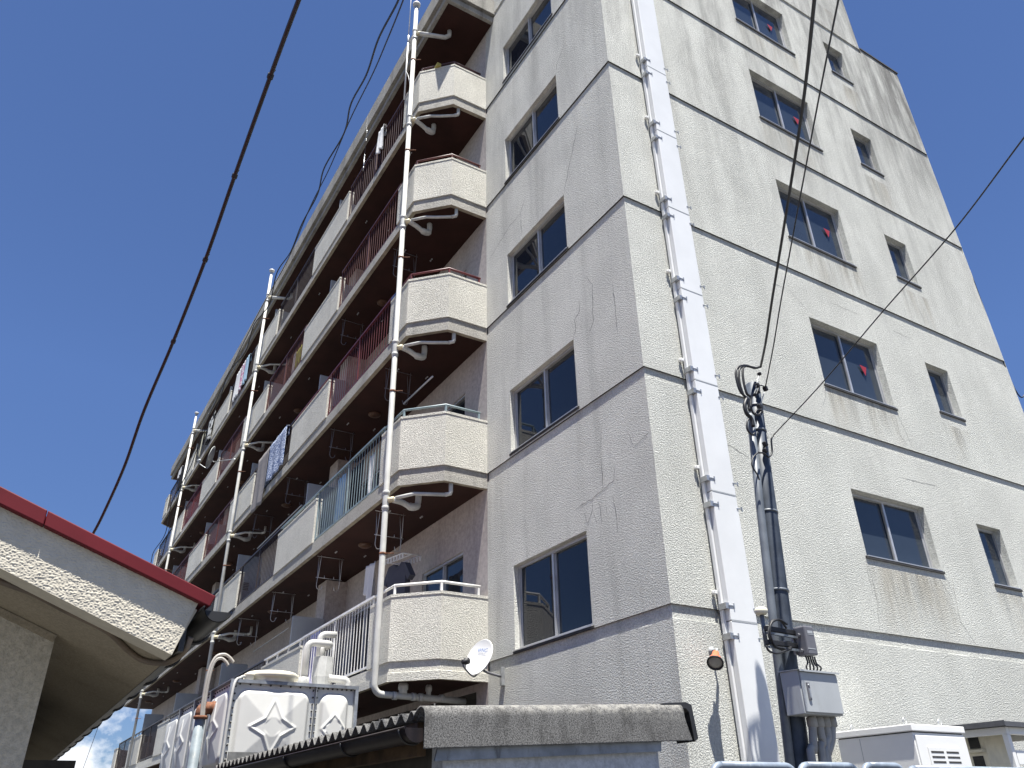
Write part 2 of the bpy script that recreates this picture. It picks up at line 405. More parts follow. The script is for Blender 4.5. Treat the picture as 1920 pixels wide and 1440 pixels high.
b = MB(); b.box(-0.18, 0.022, TOWY+.004, DEPTH+0.022, TOP, TOP+0.045); b.box(-8, -0.18, DEPTH-.15, DEPTH+.022, TOP, TOP+.045)
b.build('parapet_cap', M['darkedge'], block)

# --- windows
def frame_box(mb, axis, u0, u1, z0, z1, d0, d1, mi=0):
    if axis == 'x': mb.box(u0, u1, d0, d1, z0, z1, mi)
    else: mb.box(-d1, -d0, u0, u1, z0, z1, mi)
def window(axis, o, depth, name='window', glassmat='glass', tri=False, split=True, sill=True, curtain=0):
    a, b_, c, d = o[:4]; w = 0.04
    mb = MB(); e = 0.003; D0, D1 = depth-0.075, depth-0.004
    c0 = c+0.012
    for q in ((a+e, a+w, c0, d-e), (b_-w, b_-e, c0, d-e)): frame_box(mb, axis, *q, D0, D1)
    for q in ((a+w, b_-w, c0, c0+w*1.1), (a+w, b_-w, d-w*1.1, d-e)): frame_box(mb, axis, *q, D0, D1)
    md = (a+b_)/2
    if split:
        frame_box(mb, axis, md-0.03, md+0.012, c0+w*1.1, d-w*1.1, D0+0.008, D0+0.034)
        frame_box(mb, axis, md-0.010, md+0.034, c0+w*1.1, d-w*1.1, D0+0.0345, D0+0.062)
        for q in ((a+w, a+w+.025), (b_-w-.025, b_-w)): frame_box(mb, axis, *q, c0+w*1.1, d-w*1.1, D0+.02, D1)
    fr = mb.build(name, M['alu'], block)
    panes = [(a+w, md-0.028, D0+.05), (md+.02, b_-w, D0+0.028)] if split else [(a+w, b_-w, D0+.03)]
    if axis == 'x' and split: panes = [(a+w, md-0.02, D0+.028), (md+.02, b_-w, D0+0.05)]
    for p0, p1, dd in panes:
        g_ = MB(); frame_box(g_, axis, p0, p1, c0+w, d-w, dd, dd+.006); g_.build('pane', M[glassmat], fr)
    if sill:
        s = MB()
        pr = .014 if axis == 'x' else .022
        frame_box(s, axis, a+.004, b_-.004, c-.002, c0, -pr-.003, depth-.005)
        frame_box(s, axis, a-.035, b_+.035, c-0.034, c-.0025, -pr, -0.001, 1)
        s.build('sill', [M['alu'], M['darkedge']], fr)
    if tri:
        y0 = md+(b_-md)*tri; z0 = c+(d-c)*0.53; t = MB()
        pts = [(-depth+.0705, y0-.075, z0+.085), (-depth+.0705, y0+.085, z0+.075), (-depth+.0705, y0+.012, z0-.10)]
        t.extrude(pts, (0.002, 0, 0)); t.build('triangle_sticker', M['sticker'], fr)
    return fr
for k, o in enumerate(winA): window('x', o, 0.15)
for k, o in enumerate(winB1): window('y', o, 0.175, glassmat='glassB', tri=(0, .52, .55, .55, .5)[k])
for k, o in enumerate(winB2): window('y', o, 0.175, glassmat='glassB', split=False)
for o in doors: window('x', o, 0.10, name='balcony_door', sill=False)

# --- balconies
YF = -1.32
OUTL = [(-3.95, 0), (-3.95, -.77), (-4.5, YF), (-34.1, YF), (-34.65, -.77), (-34.65, 0)]
def inset(d):
    t = d*math.tan(R(22.5))
    return [(-3.95-d, 0), (-3.95-d, -.77+t), (-4.5-t, YF+d), (-34.1+t, YF+d), (-34.65+d, -.77+t), (-34.65+d, 0)]
PANELS = [(-8.75, -11.42), (-14.87, -17.6), (-21.0, -23.7), (-27.1, -29.8)]
RAILS = [(-5.3, -8.75), (-11.42, -14.87), (-17.6, -21.0), (-23.7, -27.1), (-29.8, -33.2)]
railmat = {0: [0, 5, 5, 5, 5], 1: [1, 5, 6, 5, 4], 2: [2, 5, 3, 3, 5], 3: [3, 3, 3, 2, 5], 4: [4, 5, 5, 6, 5]}
toprail = {0: 0, 1: 1, 2: 2, 3: 3, 4: 4}
for k, z in enumerate(LV):
    s = MB(); zb = z-0.27
    loops = [(inset(0), zb), (inset(0), z-GS), (inset(GD), z-GB), (inset(GD), z)]
    for (p, za), (q, zc) in zip(loops[:-1], loops[1:]):
        for i in range(5): s.quad((*p[i], za), (*p[i+1], za), (*q[i+1], zc), (*q[i], zc), 0)
    top = inset(GD); s.add([(*p, z) for p in top], [tuple(range(6))], 0)
    i0, i1 = inset(0), inset(0.075)
    for i in range(5): s.quad((*i0[i], zb), (*i0[i+1], zb), (*i1[i+1], zb), (*i1[i], zb), 2)
    # drip step, then the painted soffit a little higher
    for i in range(5): s.quad((*i1[i], zb), (*i1[i+1], zb), (*i1[i+1], zb+.018), (*i1[i], zb+.018), 2)
    s.add([(*p, zb+.018) for p in i1], [tuple(range(6))], 1)
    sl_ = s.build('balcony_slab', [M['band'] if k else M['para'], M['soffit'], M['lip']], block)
    for (x0, x1) in RAILS:                         # small ceiling anchors in pairs, a round lamp in each bay
        for t in (0.12, 0.88):
            for yy in (-0.95, -0.35):
                f = MB(); x = x0+(x1-x0)*t
                f.box(x-.008, x+.078, yy-.006, yy+.006, zb+.006, zb+.0179)
                for dx in (0, .07): f.lathe([(0.0, -.016), (.012, -.014), (.015, 0), (.015, .0075)], (x+dx, yy, zb+.01), (0, 0, 1), 8)
                f.build('ceiling_anchor', M['grey'], sl_)
        f = MB(); f.lathe([(0.0, -.05), (.09, -.045), (.13, -.015), (.13, 0.0079)], ((x0+x1)/2-.6, -.62, zb+.01), (0, 0, 1), 16)
        f.build('ceiling_lamp', M['amber'], sl_)
    # parapets: corner stubs with the chamfered ends, then solid panels between the railings
    T = 0.13; zp = z+0.91
    def parapet(poly_o, poly_i, name='parapet'):
        mb = MB(); pl = poly_o+poly_i[::-1]
        mb.prism(pl, z+.0005, zp)
        o = mb.build(name, M['para'], block)
        cap = MB(); cap.prism([(x, y) for x, y in pl], zp+.0005, zp+.028)
        cc = cap.build('coping', M['para'], o); 
        md = cc.modifiers.new('swell', 'SOLIDIFY'); md.thickness = 0.012; md.offset = 1
        return o
    oo, ii = inset(0), inset(T)
    parapet([oo[0], oo[1], oo[2], (-5.3, YF)], [ii[0], ii[1], ii[2], (-5.3, YF+T)])
    parapet([(-33.2, YF), oo[3], oo[4], oo[5]], [(-33.2, YF+T), ii[3], ii[4], ii[5]])
    for x0, x1 in PANELS: parapet([(x0, YF), (x1, YF)], [(x0, YF+T), (x1, YF+T)])
    # railings
    yr = YF+0.055; zr = z+1.075
    for n_, (x0, x1) in enumerate(RAILS):
        r_ = MB(); mt = M['rail%d' % railmat[k][n_]]; a, b_ = x1+.01, x0-.01
        r_.box(a, b_, yr-.012, yr+.012, z+.05, z+.08)
        cnt = 26
        for i in range(cnt+1):
            x = a+(b_-a)*i/cnt
            big = i in (0, cnt) or i == cnt//2
            w = 0.017 if big else 0.0055
            r_.box(max(x-w, a), min(x+w, b_), yr-w*.9, yr+w*.9, z+.004 if big else z+.0805, zr-.0005)
        r_.box(a-.02, b_+.02, yr-.024, yr+.024, zr, zr+.036)
        r_.build('balcony_railing', mt, block)
    h = MB(); mt = M['rail%d' % toprail[k]]; ii2 = inset(0.06)
    zt = z+1.09
    path = [Vector((ii2[0][0], -.10, zt)), Vector((*ii2[1], zt)), Vector((*ii2[2], zt)), Vector((-5.31, YF+.06, zt))]
    h.tube(path, 0.022, 8)
    for p in (path[0]-Vector((0, .03, 0)), path[1], path[2]): h.box(p.x-.016, p.x+.016, p.y-.016, p.y+.016, zp+.03, zt)
    h.build('corner_handrail', mt, block)
    for n_, (x0, x1) in enumerate(PANELS):
        if k in (3, 4): continue
        h = MB(); h.box(x1-.01, x0+.01, yr-.02, yr+.02, zr+.001, zr+.034)
        for t in (0.08, .36, .64, .92):
            x = x1+(x0-x1)*t; h.box(x-.014, x+.014, yr-.014, yr+.014, zp+.03, zr)
        h.build('panel_handrail', M['rail%d' % railmat[k][n_]], block)
    # partition boards between the flats
    for n_, x in enumerate((-10.1, -16.2, -22.3, -28.4)):
        q = MB(); q.box(x-.02, x+.02, -1.15, -.47, z+.06, z+1.78)
        p_ = q.build('partition_board', M['grey'], block, 0.01)
        q = MB()
        for i in range(5): q.box(x+.0215, x+.028, -1.0, -.75, z+.80+i*.045, z+.83+i*.045)
        q.build('louvre', M['black'], p_)
    for x in (-10.2, -22.4):
        q = MB(); q.box(x-.55, x, -.47, -.003, z+.005, z+2.63); q.build('pilaster', M['rear'], block)

# --- roof slab over the top balconies
r_ = MB()
def ring(x0, x1, yf, za, zb_, mi=0): r_.prism([(x0, 0.05), (x0, yf), (x1, yf), (x1, 0.05)], za, zb_, mi)
ring(-3.60, -35.1, -1.17, 13.72, 13.86); ring(-3.63, -35.07, -1.14, 13.8602, 13.93); ring(-3.545, -35.15, -1.24, 13.9302, 14.42)
q0 = [(-3.68, -.004), (-3.68, -1.09), (-35.02, -1.09), (-35.02, -.004)]
r_.add([(*p, 13.712) for p in q0], [(0, 1, 2, 3)], 1)
r_.add([(*p, 13.712) for p in q0]+[(*p, 13.7195) for p in q0], [(i, (i+1) % 4, 4+(i+1) % 4, 4+i) for i in range(4)], 0)
r_.build('roof_slab', [M['roofedge'], M['soffit']], block)

# --- cracks in the stucco
def crack(plane, pts, w=0.010):
    ax = 'y' if plane == 'A' else 'x'
    p3 = [P(u, v, ax, 0.0) for u, v in pts]; q = []
    for a, b_ in zip(p3[:-1], p3[1:]):
        n_ = max(2, int((b_-a).length/0.05))
        for i in range(n_): q.append(a.lerp(b_, i/n_))
    q.append(p3[-1]); mb = MB(); nrm = Vector((0, -1, 0)) if plane == 'A' else Vector((1, 0, 0))
    L = []
    for i, p in enumerate(q):
        t = (q[min(i+1, len(q)-1)]-q[max(i-1, 0)]).normalized(); s = t.cross(nrm)
        ww = w*(0.35+0.65*min(i, len(q)-1-i, 3)/3)*random.uniform(.5, 1.0)
        p = p+s*random.uniform(-.010, .010)
        L += [p+s*ww/2+nrm*.0022, p-s*ww/2+nrm*.0022]
    mb.add(L, [(2*i, 2*i+1, 2*i+3, 2*i+2) for i in range(len(q)-1)])
    return mb
M['crack'] = simple('crack_shadow_dirt', (0.22, 0.218, 0.21), 0.95, var=0.3)
def zz(pts, ox, oy, sc): return [(ox+x/sc, oy+y/sc) for x, y in pts]
CR = [('A', zz(p, 900, 400, 3.2727)) for p in ([(650, 388), (690, 440), (692, 590), (695, 660), (668, 745)], [(613, 535), (610, 600), (580, 655), (590, 700), (572, 772)],
      [(815, 430), (825, 530), (845, 730)], [(745, 1310), (740, 1440)], [(920, 1360), (935, 1420)], [(1040, 1345), (940, 1435)], [(250, 0), (180, 80), (60, 280)], [(250, 0), (255, 130)])]
CR += [('A', zz(p, 900, 0, 3.2727)) for p in ([(515, 280), (470, 400), (472, 440)], [(600, 770), (560, 960), (515, 1180)], [(275, 1215), (245, 1320)])]
CR += [('A', zz(p, 920, 860, 3.789)) for p in ([(880, 50), (880, 150), (720, 290), (600, 360)], [(720, 290), (725, 360), (690, 480)], [(665, 385), (690, 460)], [(770, 300), (795, 460)],
      [(870, 260), (895, 430), (900, 530)], [(785, 0), (800, 220)], [(735, 385), (755, 465)], [(820, 330), (825, 385)])]
CR += [('B', zz(p, 1420, 300, 2.88)) for p in ([(170, 700), (270, 810)], [(380, 765), (550, 835)], [(530, 590), (590, 740)], [(380, 615), (395, 670)], [(870, 800), (910, 890)], [(725, 920), (840, 970)],
      [(855, 1020), (900, 1080)], [(165, 430), (175, 520), (150, 555), (105, 520)], [(795, 800), (805, 850)], [(80, 670), (150, 690)], [(950, 100), (960, 125)])]
CR += [('B', zz(p, 1480, 580, 2.666)) for p in ([(500, 500), (530, 600), (590, 680)], [(535, 510), (615, 690)], [(180, 390), (180, 450), (160, 490)], [(290, 840), (305, 880)], [(560, 840), (620, 858), (740, 885)],
      [(380, 1240), (395, 1330), (420, 1430)], [(780, 1330), (820, 1430)], [(750, 1350), (810, 1440)])]
CR += [('B', [(1345, 823), (1375, 840), (1408, 860)]), ('B', [(1635, 1085), (1645, 1130), (1648, 1178)]), ('B', [(1785, 1085), (1800, 1165), (1835, 1215)]), ('B', [(1420, 100), (1455, 160)])]
for pl, pts in CR: crack(pl, pts, 0.011 if pl == 'A' else 0.009).build('crack', M['crack'], block)

# ------------------------------------------------------------------ drainpipes on the balcony fronts
def drainpipe(x, ztop, zbot, label, lower=None):
    y = -1.45; r = 0.046
    t = thing('drainpipe', label, 'drainpipe', (x, y, GROUND), 'drainpipes on the balcony fronts')
    p = MB()
    if lower: p.tube([(x, y, ztop), (x, y, zbot+.12)]+arc((x, y+.12, zbot+.12), (0, -1, 0), (0, 0, -1), .12, 0, math.pi/2, 6)[1:]+lower, r, 14)
    else: p.tube([(x, y, ztop), (x, y, zbot)], r, 14)
    p.build('pipe', M['pvc'], t)
    c = MB(); c.lathe([(r+.002, -.02), (.06, 0), (.088, .03), (.088, .08), (.05, .10), (0, .10)], (x, y, ztop-.02), (0, 0, 1), 16); c.build('vent_cap', M['pvc'], t)
    for k, z in enumerate(LV+[TOP]):
        if z-.5 < zbot: continue
        zt = z-0.50
        c = MB()
        for a, b_ in ((zt-.15, zt-.10), (zt+.10, zt+.15)): c.lathe([(r, a-.01), (r+.012, a), (r+.012, b_), (r, b_+.01)], (x, y, 0), (0, 0, 1), 14)
        c.lathe([(r+.004, zt-.1), (r+.006, zt), (r+.004, zt+.1)], (x, y, 0), (0, 0, 1), 14)
        c.build('tee_joint', M['pvcg'], t)
        c = MB(); c.tube([(x+.03, y+.03, zt), (x+.10, y+.10, zt+.01)], .045, 12); c.build('tee_branch', M['pvcy'], t)
        if k == 5:
            c = MB(); c.tube([(x+.08, y+.08, zt), (x+.28, y+.62, zt), (x+.33, y+.70, zt+.06), (x+.33, y+.70, z-.27)], .05, 12); c.build('branch_pipe', M['pvcg'], t)
        else:
            c = MB(); path = [(x+.08, y+.08, zt), (x+.02, y+.26, zt+.01), (x-.02, y+.42, zt-.02), (x-.06, y+.55, zt+.02), (x-.06, y+.58, zt+.12), (x-.06, y+.58, z-.25)]
            c.tube(smooth_path(path, 4), [.046]*8+[.062]*6+[.05]*7, 12); c.build('trap', M['pvcg'], t)
            c = MB(); path = [(x+.10, y+.12, zt+.03), (x+.26, y+.36, zt+.09), (x+.36, y+.52, zt+.08), (x+.55, y+.76, zt+.05)]
            c.tube(path, .029, 10); c.tube(path[-1:]+[(x+.60, y+.82, zt+.06), (x+.60, y+.83, zt+.10), (x+.60, y+.83, z-.25)], .034, 10)
            c.build('branch_pipe', M['pvcg'], t)
        zc = z-1.35
        if zc > zbot+.2:
            c = MB(); c.lathe([(r, zc-.018), (r+.006, zc-.016), (r+.006, zc+.016), (r, zc+.018)], (x, y, 0), (0, 0, 1), 14)
            if k: c.tube([(x+.04, y+.04, zc), (x+.10, YF+.01, zc)], .008, 6)
            c.build('pipe_clamp', M['rust'], t)
    return t
zb0 = -0.42
px = -4.62
drainpipe(px, P(787, 14, 'x', px).z, zb0, 'white drainpipe nearest the corner, ending in a bend below the lowest balcony', [(px+.03, -.5, zb0-.02), (px+.05, -.04, zb0-.04)])
c = MB()
drainpipe(-16.32, P(511, 512, 'x', -16.32).z+.05, GROUND, 'middle one of the three white drainpipes, beside the patterned cloth')
drainpipe(-28.1, 14.35, GROUND, 'farthest white drainpipe, near the left end of the block')
# tees of the collector below the lowest balcony belong to the nearest pipe
near = [o for o in COL.objects if o.name == 'drainpipe'][0]
for yy, rr in ((-1.02, .06), (-.62, .035)):
    c = MB(); c.tube([(px+.02, yy, zb0+.02), (px+.02, yy, zb0+.10), (px+.02, yy, -.255)], rr, 12); c.lathe([(rr, -.05), (rr+.012, -.04), (rr+.012, .03), (rr, .04)], (px+.02, yy, zb0+.12), (0, 0, 1), 12); c.build('branch_pipe', M['pvcg'], near)
for yy in (-1.15, -.86, -.75, -.42):
    c = MB(); c.lathe([(.046, yy-.03), (.056, yy-.028), (.056, yy+.028), (.046, yy+.03)], (px+.03, 0, zb0-.012), (0, 1, 0), 14); c.build('coupling', M['pvcg'], near)

# ------------------------------------------------------------------ white cable duct on the gable
t = thing('cable_duct', 'tall white flat metal duct running up the gable wall by the corner', 'cable duct', (0.08, .9, GROUND))
joints = [P(u, v, 'x', .15).z for u, v in ((1240, 137), (1264, 258), (1295, 405), (1300, 548), (1322, 717), (1345, 922), (1385, 1165))]
joints = [16.6, 15.2, 13.9, 12.4]+joints
zs = [TOP+2.9]+joints+[GROUND+.02]
for a, b_ in zip(zs[:-1], zs[1:]):
    q = MB(); q.box(.022, .15, .705, 1.10, b_+.004, a-.004); q.build('duct_cover', M['duct'], t, .008)
q = MB(); q.box(.012, .0215, .72, 1.08, GROUND+.02, TOP+2.9); q.build('back_strip', M['darkedge'], t)
q = MB(); q.box(.03, .08, .668, .70, GROUND+.02, TOP+2.9); q.build('side_channel', M['duct'], t, .006)
for zj in joints:
    for dz in (.16, -.16):
        for y0, s_ in ((.70, 1), (1.08, 0)):
            q = MB(); z = zj+dz
            q.box(.1505, .158, y0-.01, y0+.075, z-.006, z+.006); q.box(.1505, .160, y0+.065, y0+.078, z-.03, z+.03)
            if s_: q.box(.03, .1505, .655, .7045, z-.035, z+.03)
            q.build('duct_clip', M['steel'], t)
    q = MB(); z = zj+.32; q.box(.004, .06, .612, .654, z-.022, z+.022); q.box(.02, .045, .596, .612, z-.016, z+.016); q.build('wall_bracket', M['white'], t, .006)
    q = MB(); q.box(.1507, .1525, .71, 1.095, zj-.006, zj+.006); q.build('joint_strip', M['grey'], t)

# ------------------------------------------------------------------ orange lamp on the gable
la = Vector((.03, .49, P(1350, 1224, 'x', 0).z)); lb = P(1341, 1243, 'x', .22)
ax = (lb-la).normalized(); ax = (ax+Vector((.05, -.30, -.55))).normalized()
t = thing('wall_lamp', 'small orange reflector lamp on the gable left of the white duct', 'lamp', (0, la.y, la.z))
c = MB(); c.lathe([(0, -.15), (.034, -.15), (.040, -.09), (.058, -.055), (.072, -.02), (.078, .012)], lb-ax*.02, ax, 20); c.build('lamp_body', simple('orange_enamel', (0.60, 0.15, 0.07), 0.4), t)
c = MB(); c.lathe([(.0785, .008), (.086, .012), (.086, .026), (.074, .028), (.070, .014)], lb-ax*.02, ax, 20); c.build('rim', M['black'], t)
c = MB(); c.lathe([(.0, .020), (.06, .018), (.0695, .012)], lb-ax*.02, ax, 20); c.build('lens', simple('grey_lens', (.32, .30, .27), .3), t)
c = MB(); c.tube([la+Vector((-.03, 0, .01)), la+Vector((.06, 0, .01)), lb-ax*.165], .014, 8); c.lathe([(.04, 0), (.04, .02), (0, .022)], (0.001, la.y, la.z+.01), (1, 0, 0), 14); c.build('bracket', M['grey'], t)

# ------------------------------------------------------------------ service pole
PX = 1.0
pt_ = P(1411, 722, 'x', PX); pb_ = P(1500, 1440, 'x', PX)
dirp = (pt_-pb_).normalized(); pg = pb_-dirp*((pb_.z-GROUND)/dirp.z)
def pole_at(v): return pb_.lerp(pt_, (1440-v)/(1440-722))
t = thing('utility_pole', 'leaning dark blue-grey steel service pole in front of the gable', 'utility pole', pg)
c = MB(); c.tube([pg, pb_, pole_at(1000), pt_], [.108, .102, .092, .078], 20); c.build('post', M['pole'], t)
off = Vector((.03, -.155, 0))
c = MB(); c.tube([pole_at(1380)+off-dirp*1.5, pole_at(1200)+off, pole_at(1000)+off*.95, pole_at(800)+off*.8], .042, 12); c.build('conduit', M['pole2'], t)
for v in (775, 832, 1005, 1155):
    c = MB(); p = pole_at(v); rb = .078+.024*min(1, (v-722)/478); c.lathe([(rb-.01, -.010), (rb+.008, -.010), (rb+.008, .010), (rb-.01, .010)], p, dirp, 20); c.build('band', M['pole2'], t)
def near_pole(pts, r, name='cable_loop', x=PX+.12, mat='wire'):
    c = MB(); c.tube(smooth_path([P(u, v, 'x', x) if len(q) == 0 else P(u, v, 'x', q[0]) for u, v, *q in pts], 6), r, 8); return c.build(name, M[mat], t)
Z7 = lambda l: [(1340+a/4, 640+b_/4, *q) for a, b_, *q in l]
near_pole(Z7([(345, 190), (300, 200), (225, 180), (170, 200), (160, 260), (190, 370), (240, 430), (265, 520)]), .014)
near_pole(Z7([(300, 198), (220, 185), (185, 215), (185, 300), (215, 400), (255, 440), (260, 520)]), .014)
near_pole(Z7([(240, 182), (212, 205), (215, 290), (240, 390), (270, 420), (270, 500)]), .014)
near_pole(Z7([(240, 430), (225, 480), (240, 540), (275, 580), (290, 640)]), .022)
near_pole(Z7([(275, 560), (245, 600), (245, 660), (280, 700), (300, 690)]), .011)
near_pole(Z7([(268, 480), (290, 540), (330, 550), (350, 520), (320, 515), (300, 545)]), .012)
near_pole(Z7([(330, 830), (290, 870), (280, 930), (320, 1000), (335, 1040)]), .008)
near_pole(Z7([(440, 705), (425, 740), (430, 830), (405, 868), (370, 840), (330, 835)]), .010)
near_pole(Z7([(305, 420), (325, 360), (345, 330), (385, 350), (395, 370)]), .007)
for a, b_, s_ in ((335, 245, .035), (320, 330, .045), (325, 380, .035), (335, 490, .05), (345, 525, .045), (380, 355, .05), (378, 770, .05), (378, 820, .045), (300, 400, .03)):
    p = P(1340+a/4, 640+b_/4, 'x', PX+.11); c = MB()
    c.obox(p, Vector((1, 0, 0)), Vector((0, .9, .4)).normalized(), Vector((0, -.4, .9)).normalized(), .025, s_*.45, s_*.6, 0); c.build('cable_clamp', M['black'], t, .012)
c = MB(); c.tube([P(1340+330/4, 640+260/4, 'x', PX+.11), P(1340+310/4, 640+345/4, 'x', PX+.11)], .006, 6); c.tube([P(1340+372/4, 640+385/4, 'x', PX+.11), P(1340+345/4, 640+470/4, 'x', PX+.11)], .006, 6); c.build('stay_wire', M['steel'], t)
# grey flexible conduits below the cabinet
Z5 = lambda a, b_: (1300+a/4.235, 1100+b_/4.235)
for pts in ([(940, 1020), (945, 1090), (950, 1200), (955, 1300), (950, 1440)], [(990, 1020), (1000, 1090), (1025, 1240), (1035, 1440)], [(1042, 1020), (1050, 1090), (1070, 1200), (1075, 1440)], [(1098, 1020), (1100, 1090), (1095, 1220), (1070, 1320), (1060, 1440)]):
    c = MB(); q = [P(*Z5(*p), 'x', PX+.17) for p in pts]; q.append(q[-1]-Vector((0, 0, 1.6))); c.tube(smooth_path(q, 4), .036, 10)
    c.lathe([(.037, -.01), (.047, 0), (.047, .07), (.037, .08)], q[1]-Vector((0, 0, .02)), (0, 0, 1), 12); c.build('flexible_conduit', M['pvcg2'] if 'pvcg2' in M else M.setdefault('pvcg2', simple('grey_beige_conduit', (.30, .29, .27), .55)), t)

# cabinet with a rain lid
xf = PX+.32
a = P(1497, 1254, 'x', xf); b_ = P(1569, 1257, 'x', xf); d_ = P(1583, 1342, 'x', xf)
y0, y1, z1, z0 = a.y, (b_.y+d_.y)/2, a.z, d_.z
t = thing('control_cabinet', 'light grey steel cabinet with a rain lid, low on the pole', 'cabinet', (xf-.1, (y0+y1)/2, z0))
c = MB(); c.box(xf-.22, xf-.018, y0, y1, z0, z1-.002); c.build('body', M['grey'], t, .006)
c = MB(); c.box(xf-.0165, xf, y0+.012, y1-.008, z0+.012, z1-.02); c.build('door', M['grey'], t, .006)
c = MB(); c.extrude([(xf-.23, y0-.012, z1+.012), (xf+.020, y0-.012, z1-.004), (xf+.020, y0-.012, z1-.020), (xf+.017, y0-.012, z1-.020), (xf+.017, y0-.012, z1-.006), (xf-.23, y0-.012, z1-.001)], (0, y1-y0+.024, 0)); c.build('lid', M['grey'], t)
hp = P(1516, 1296, 'x', xf); c = MB(); c.box(xf+.0005, xf+.012, hp.y-.018, hp.y+.018, hp.z-.075, hp.z+.075); h = c.build('handle', M['dgrey'], t, .004)
c = MB(); c.lathe([(.010, 0), (.010, .004), (0, .004)], (xf+.0125, hp.y, hp.z+.05), (1, 0, 0), 10); c.box(xf+.0122, xf+.018, hp.y-.007, hp.y+.007, hp.z-.055, hp.z+.02); c.build('latch', M['steel'], h)
# small dark control box
xf = PX+.30
a = P(1493+14, 1172, 'x', xf); b_ = P(1530, 1171, 'x', xf); d_ = P(1537, 1229, 'x', xf)
t = thing('relay_box', 'small dark grey electronics box strapped above the light grey cabinet', 'control box', (xf-.05, a.y+.1, d_.z))
y0, y1, z1, z0 = a.y, d_.y-.012, a.z, d_.z
c = MB(); c.box(xf-.14, xf, y0, y1, z0, z1); c.build('housing', M['dgrey'], t, .014)
c = MB(); c.box(xf-.165, xf-.1405, y0-.012, y1-.05, z0+.02, z1-.05); c.box(xf-.19, xf-.1655, y0-.1, y0+.06, z0+.06, z1-.12); c.build('mounting_plate', M['steel'], t)
for dz in (.06, .20):
    c = MB(); c.tube([(xf-.07, y0-.001, z1-dz-.02), (xf-.07, y0-.028, z1-dz-.02)], .016, 10); c.build('hinge_bolt', M['dgrey'], t)
c = MB(); c.box(xf+.0005, xf+.002, y0+.03, y0+.10, z1-.07, z1-.045); c.build('label_plate', M['grey'], t)
for bx in ((y0+.03, y0+.11, z1-.082, z1-.076), (y1-.13, y1-.03, z0+.05, z0+.058)):
    c = MB(); c.box(xf+.0005, xf+.002, *bx); c.build('marking', M['grey'], t)
for i in range(5):
    c = MB(); y = y0+.03+.03*i; c.tube(smooth_path([(xf-.07, y, z0+.003), (xf-.07, y+.01, z0-.06), (xf-.06, y-.03+.02*i, z0-.10), (xf-.10, y+.03, z0-.16)], 5), .008, 6); c.build('lead', M['wire'], t)
# GPS mushroom antenna on two arms
xa = PX+.14
g0 = P(1427, 1146, 'x', xa); g1 = P(1436, 1206, 'x', xa)
t = thing('timing_antenna', 'cream mushroom antenna on a stem held out from the pole', 'antenna', g1)
c = MB(); c.lathe([(.0, .0), (.042, .0), (.062, .022), (.062, .048), (.045, .066), (.02, .076), (0, .078)], g0-Vector((0, 0, .035)), (0, 0, 1), 20); c.build('dome', M['cream'], t)
c = MB(); c.tube([g0-Vector((0, 0, .03)), g1-Vector((0, 0, .03))], .020, 10); c.build('stem', M['pole2'], t)
for (u0, v0), (u1, v1) in (((1430, 1179), (1490, 1189)), ((1433, 1205), (1496, 1213))):
    p, q = P(u0, v0, 'x', xa), P(u1, v1, 'x', xa); c = MB()
    c.obox((p+q)/2+Vector((0.03, 0, 0)), (q-p).normalized(), Vector((1, 0, 0)), Vector((0, 0, 1)), (q-p).length/2, .022, .022); c.build('arm', M['black'], t, .005)
    c = MB(); c.obox((p+q)/2+Vector((0.05, 0, -.045)), (q-p).normalized(), Vector((1, 0, 0)), Vector((0, 0, 1)), (q-p).length/2, .012, .010); c.build('brace', M['pole2'], t)
for k, pts in enumerate(([(740, 330), (690, 270), (630, 270), (598, 340), (605, 410), (660, 480), (720, 500), (780, 480)], [(745, 300), (680, 262), (620, 290), (610, 370), (650, 470), (720, 492)], [(580, 470), (600, 510), (660, 530), (720, 515), (780, 490)])):
    c = MB(); c.tube(smooth_path([P(*Z5(*p), 'x', xa+.07+.01*k) for p in pts], 6), .010, 6); c.build('cable_coil', M['wire'], t)

# ------------------------------------------------------------------ overhead cables
def cable(pts, r, label, ties=(), name='overhead_cable', twist=0, mat='wire', n=8, head=0, tail=0, k=1):
    pts = [Vector(p) for p in pts]
    if head: d_ = (pts[0]-pts[k]).normalized(); pts = [pts[0]+d_*(head*i/16) for i in range(16, 0, -1)]+pts
    if tail: d_ = (pts[-1]-pts[-1-k]).normalized(); pts = pts+[pts[-1]+d_*(tail*i/16) for i in range(1, 17)]
    c = MB(); q = smooth_path(pts, 10)
    if twist:
        L = 0; out_ = []
        for i, p in enumerate(q):
            if i: L += (p-q[i-1]).length
            out_.append(p)
        rr = r
        for k in range(3):
            acc = 0; pp = []
            fine = []
            for a, b_ in zip(q[:-1], q[1:]):
                m_ = max(1, int((b_-a).length/.05))
                fine += [a.lerp(b_, i/m_) for i in range(m_)]
            fine.append(q[-1])
            for i, p in enumerate(fine):
                if i: acc += (p-fine[i-1]).length
                tn = (fine[min(i+1, len(fine)-1)]-fine[max(i-1, 0)]).normalized(); a = tn.orthogonal().normalized(); b2 = tn.cross(a)
                w = acc*twist+k*2.094; pp.append(p+(a*math.cos(w)+b2*math.sin(w))*rr*.62)
            c.tube(pp, rr*.6, 6)
    else: c.tube(q, r, n)
    if not ties:
        return lone(c, name, M[mat], label, 'cable')
    t = thing(name, label, 'cable', q[-1]); c.build('sheath', M[mat], t)
    for tp, dr in ties:
        k = MB(); k.lathe([(r, -.02), (r*1.5, -.016), (r*1.5, .016), (r, .02)], tp, dr, 10); k.tube([tp+Vector((0, 0, r)), tp+Vector((.02, .02, r+.04))], .006, 5); k.build('cable_tie', M['black'], t)
    return t
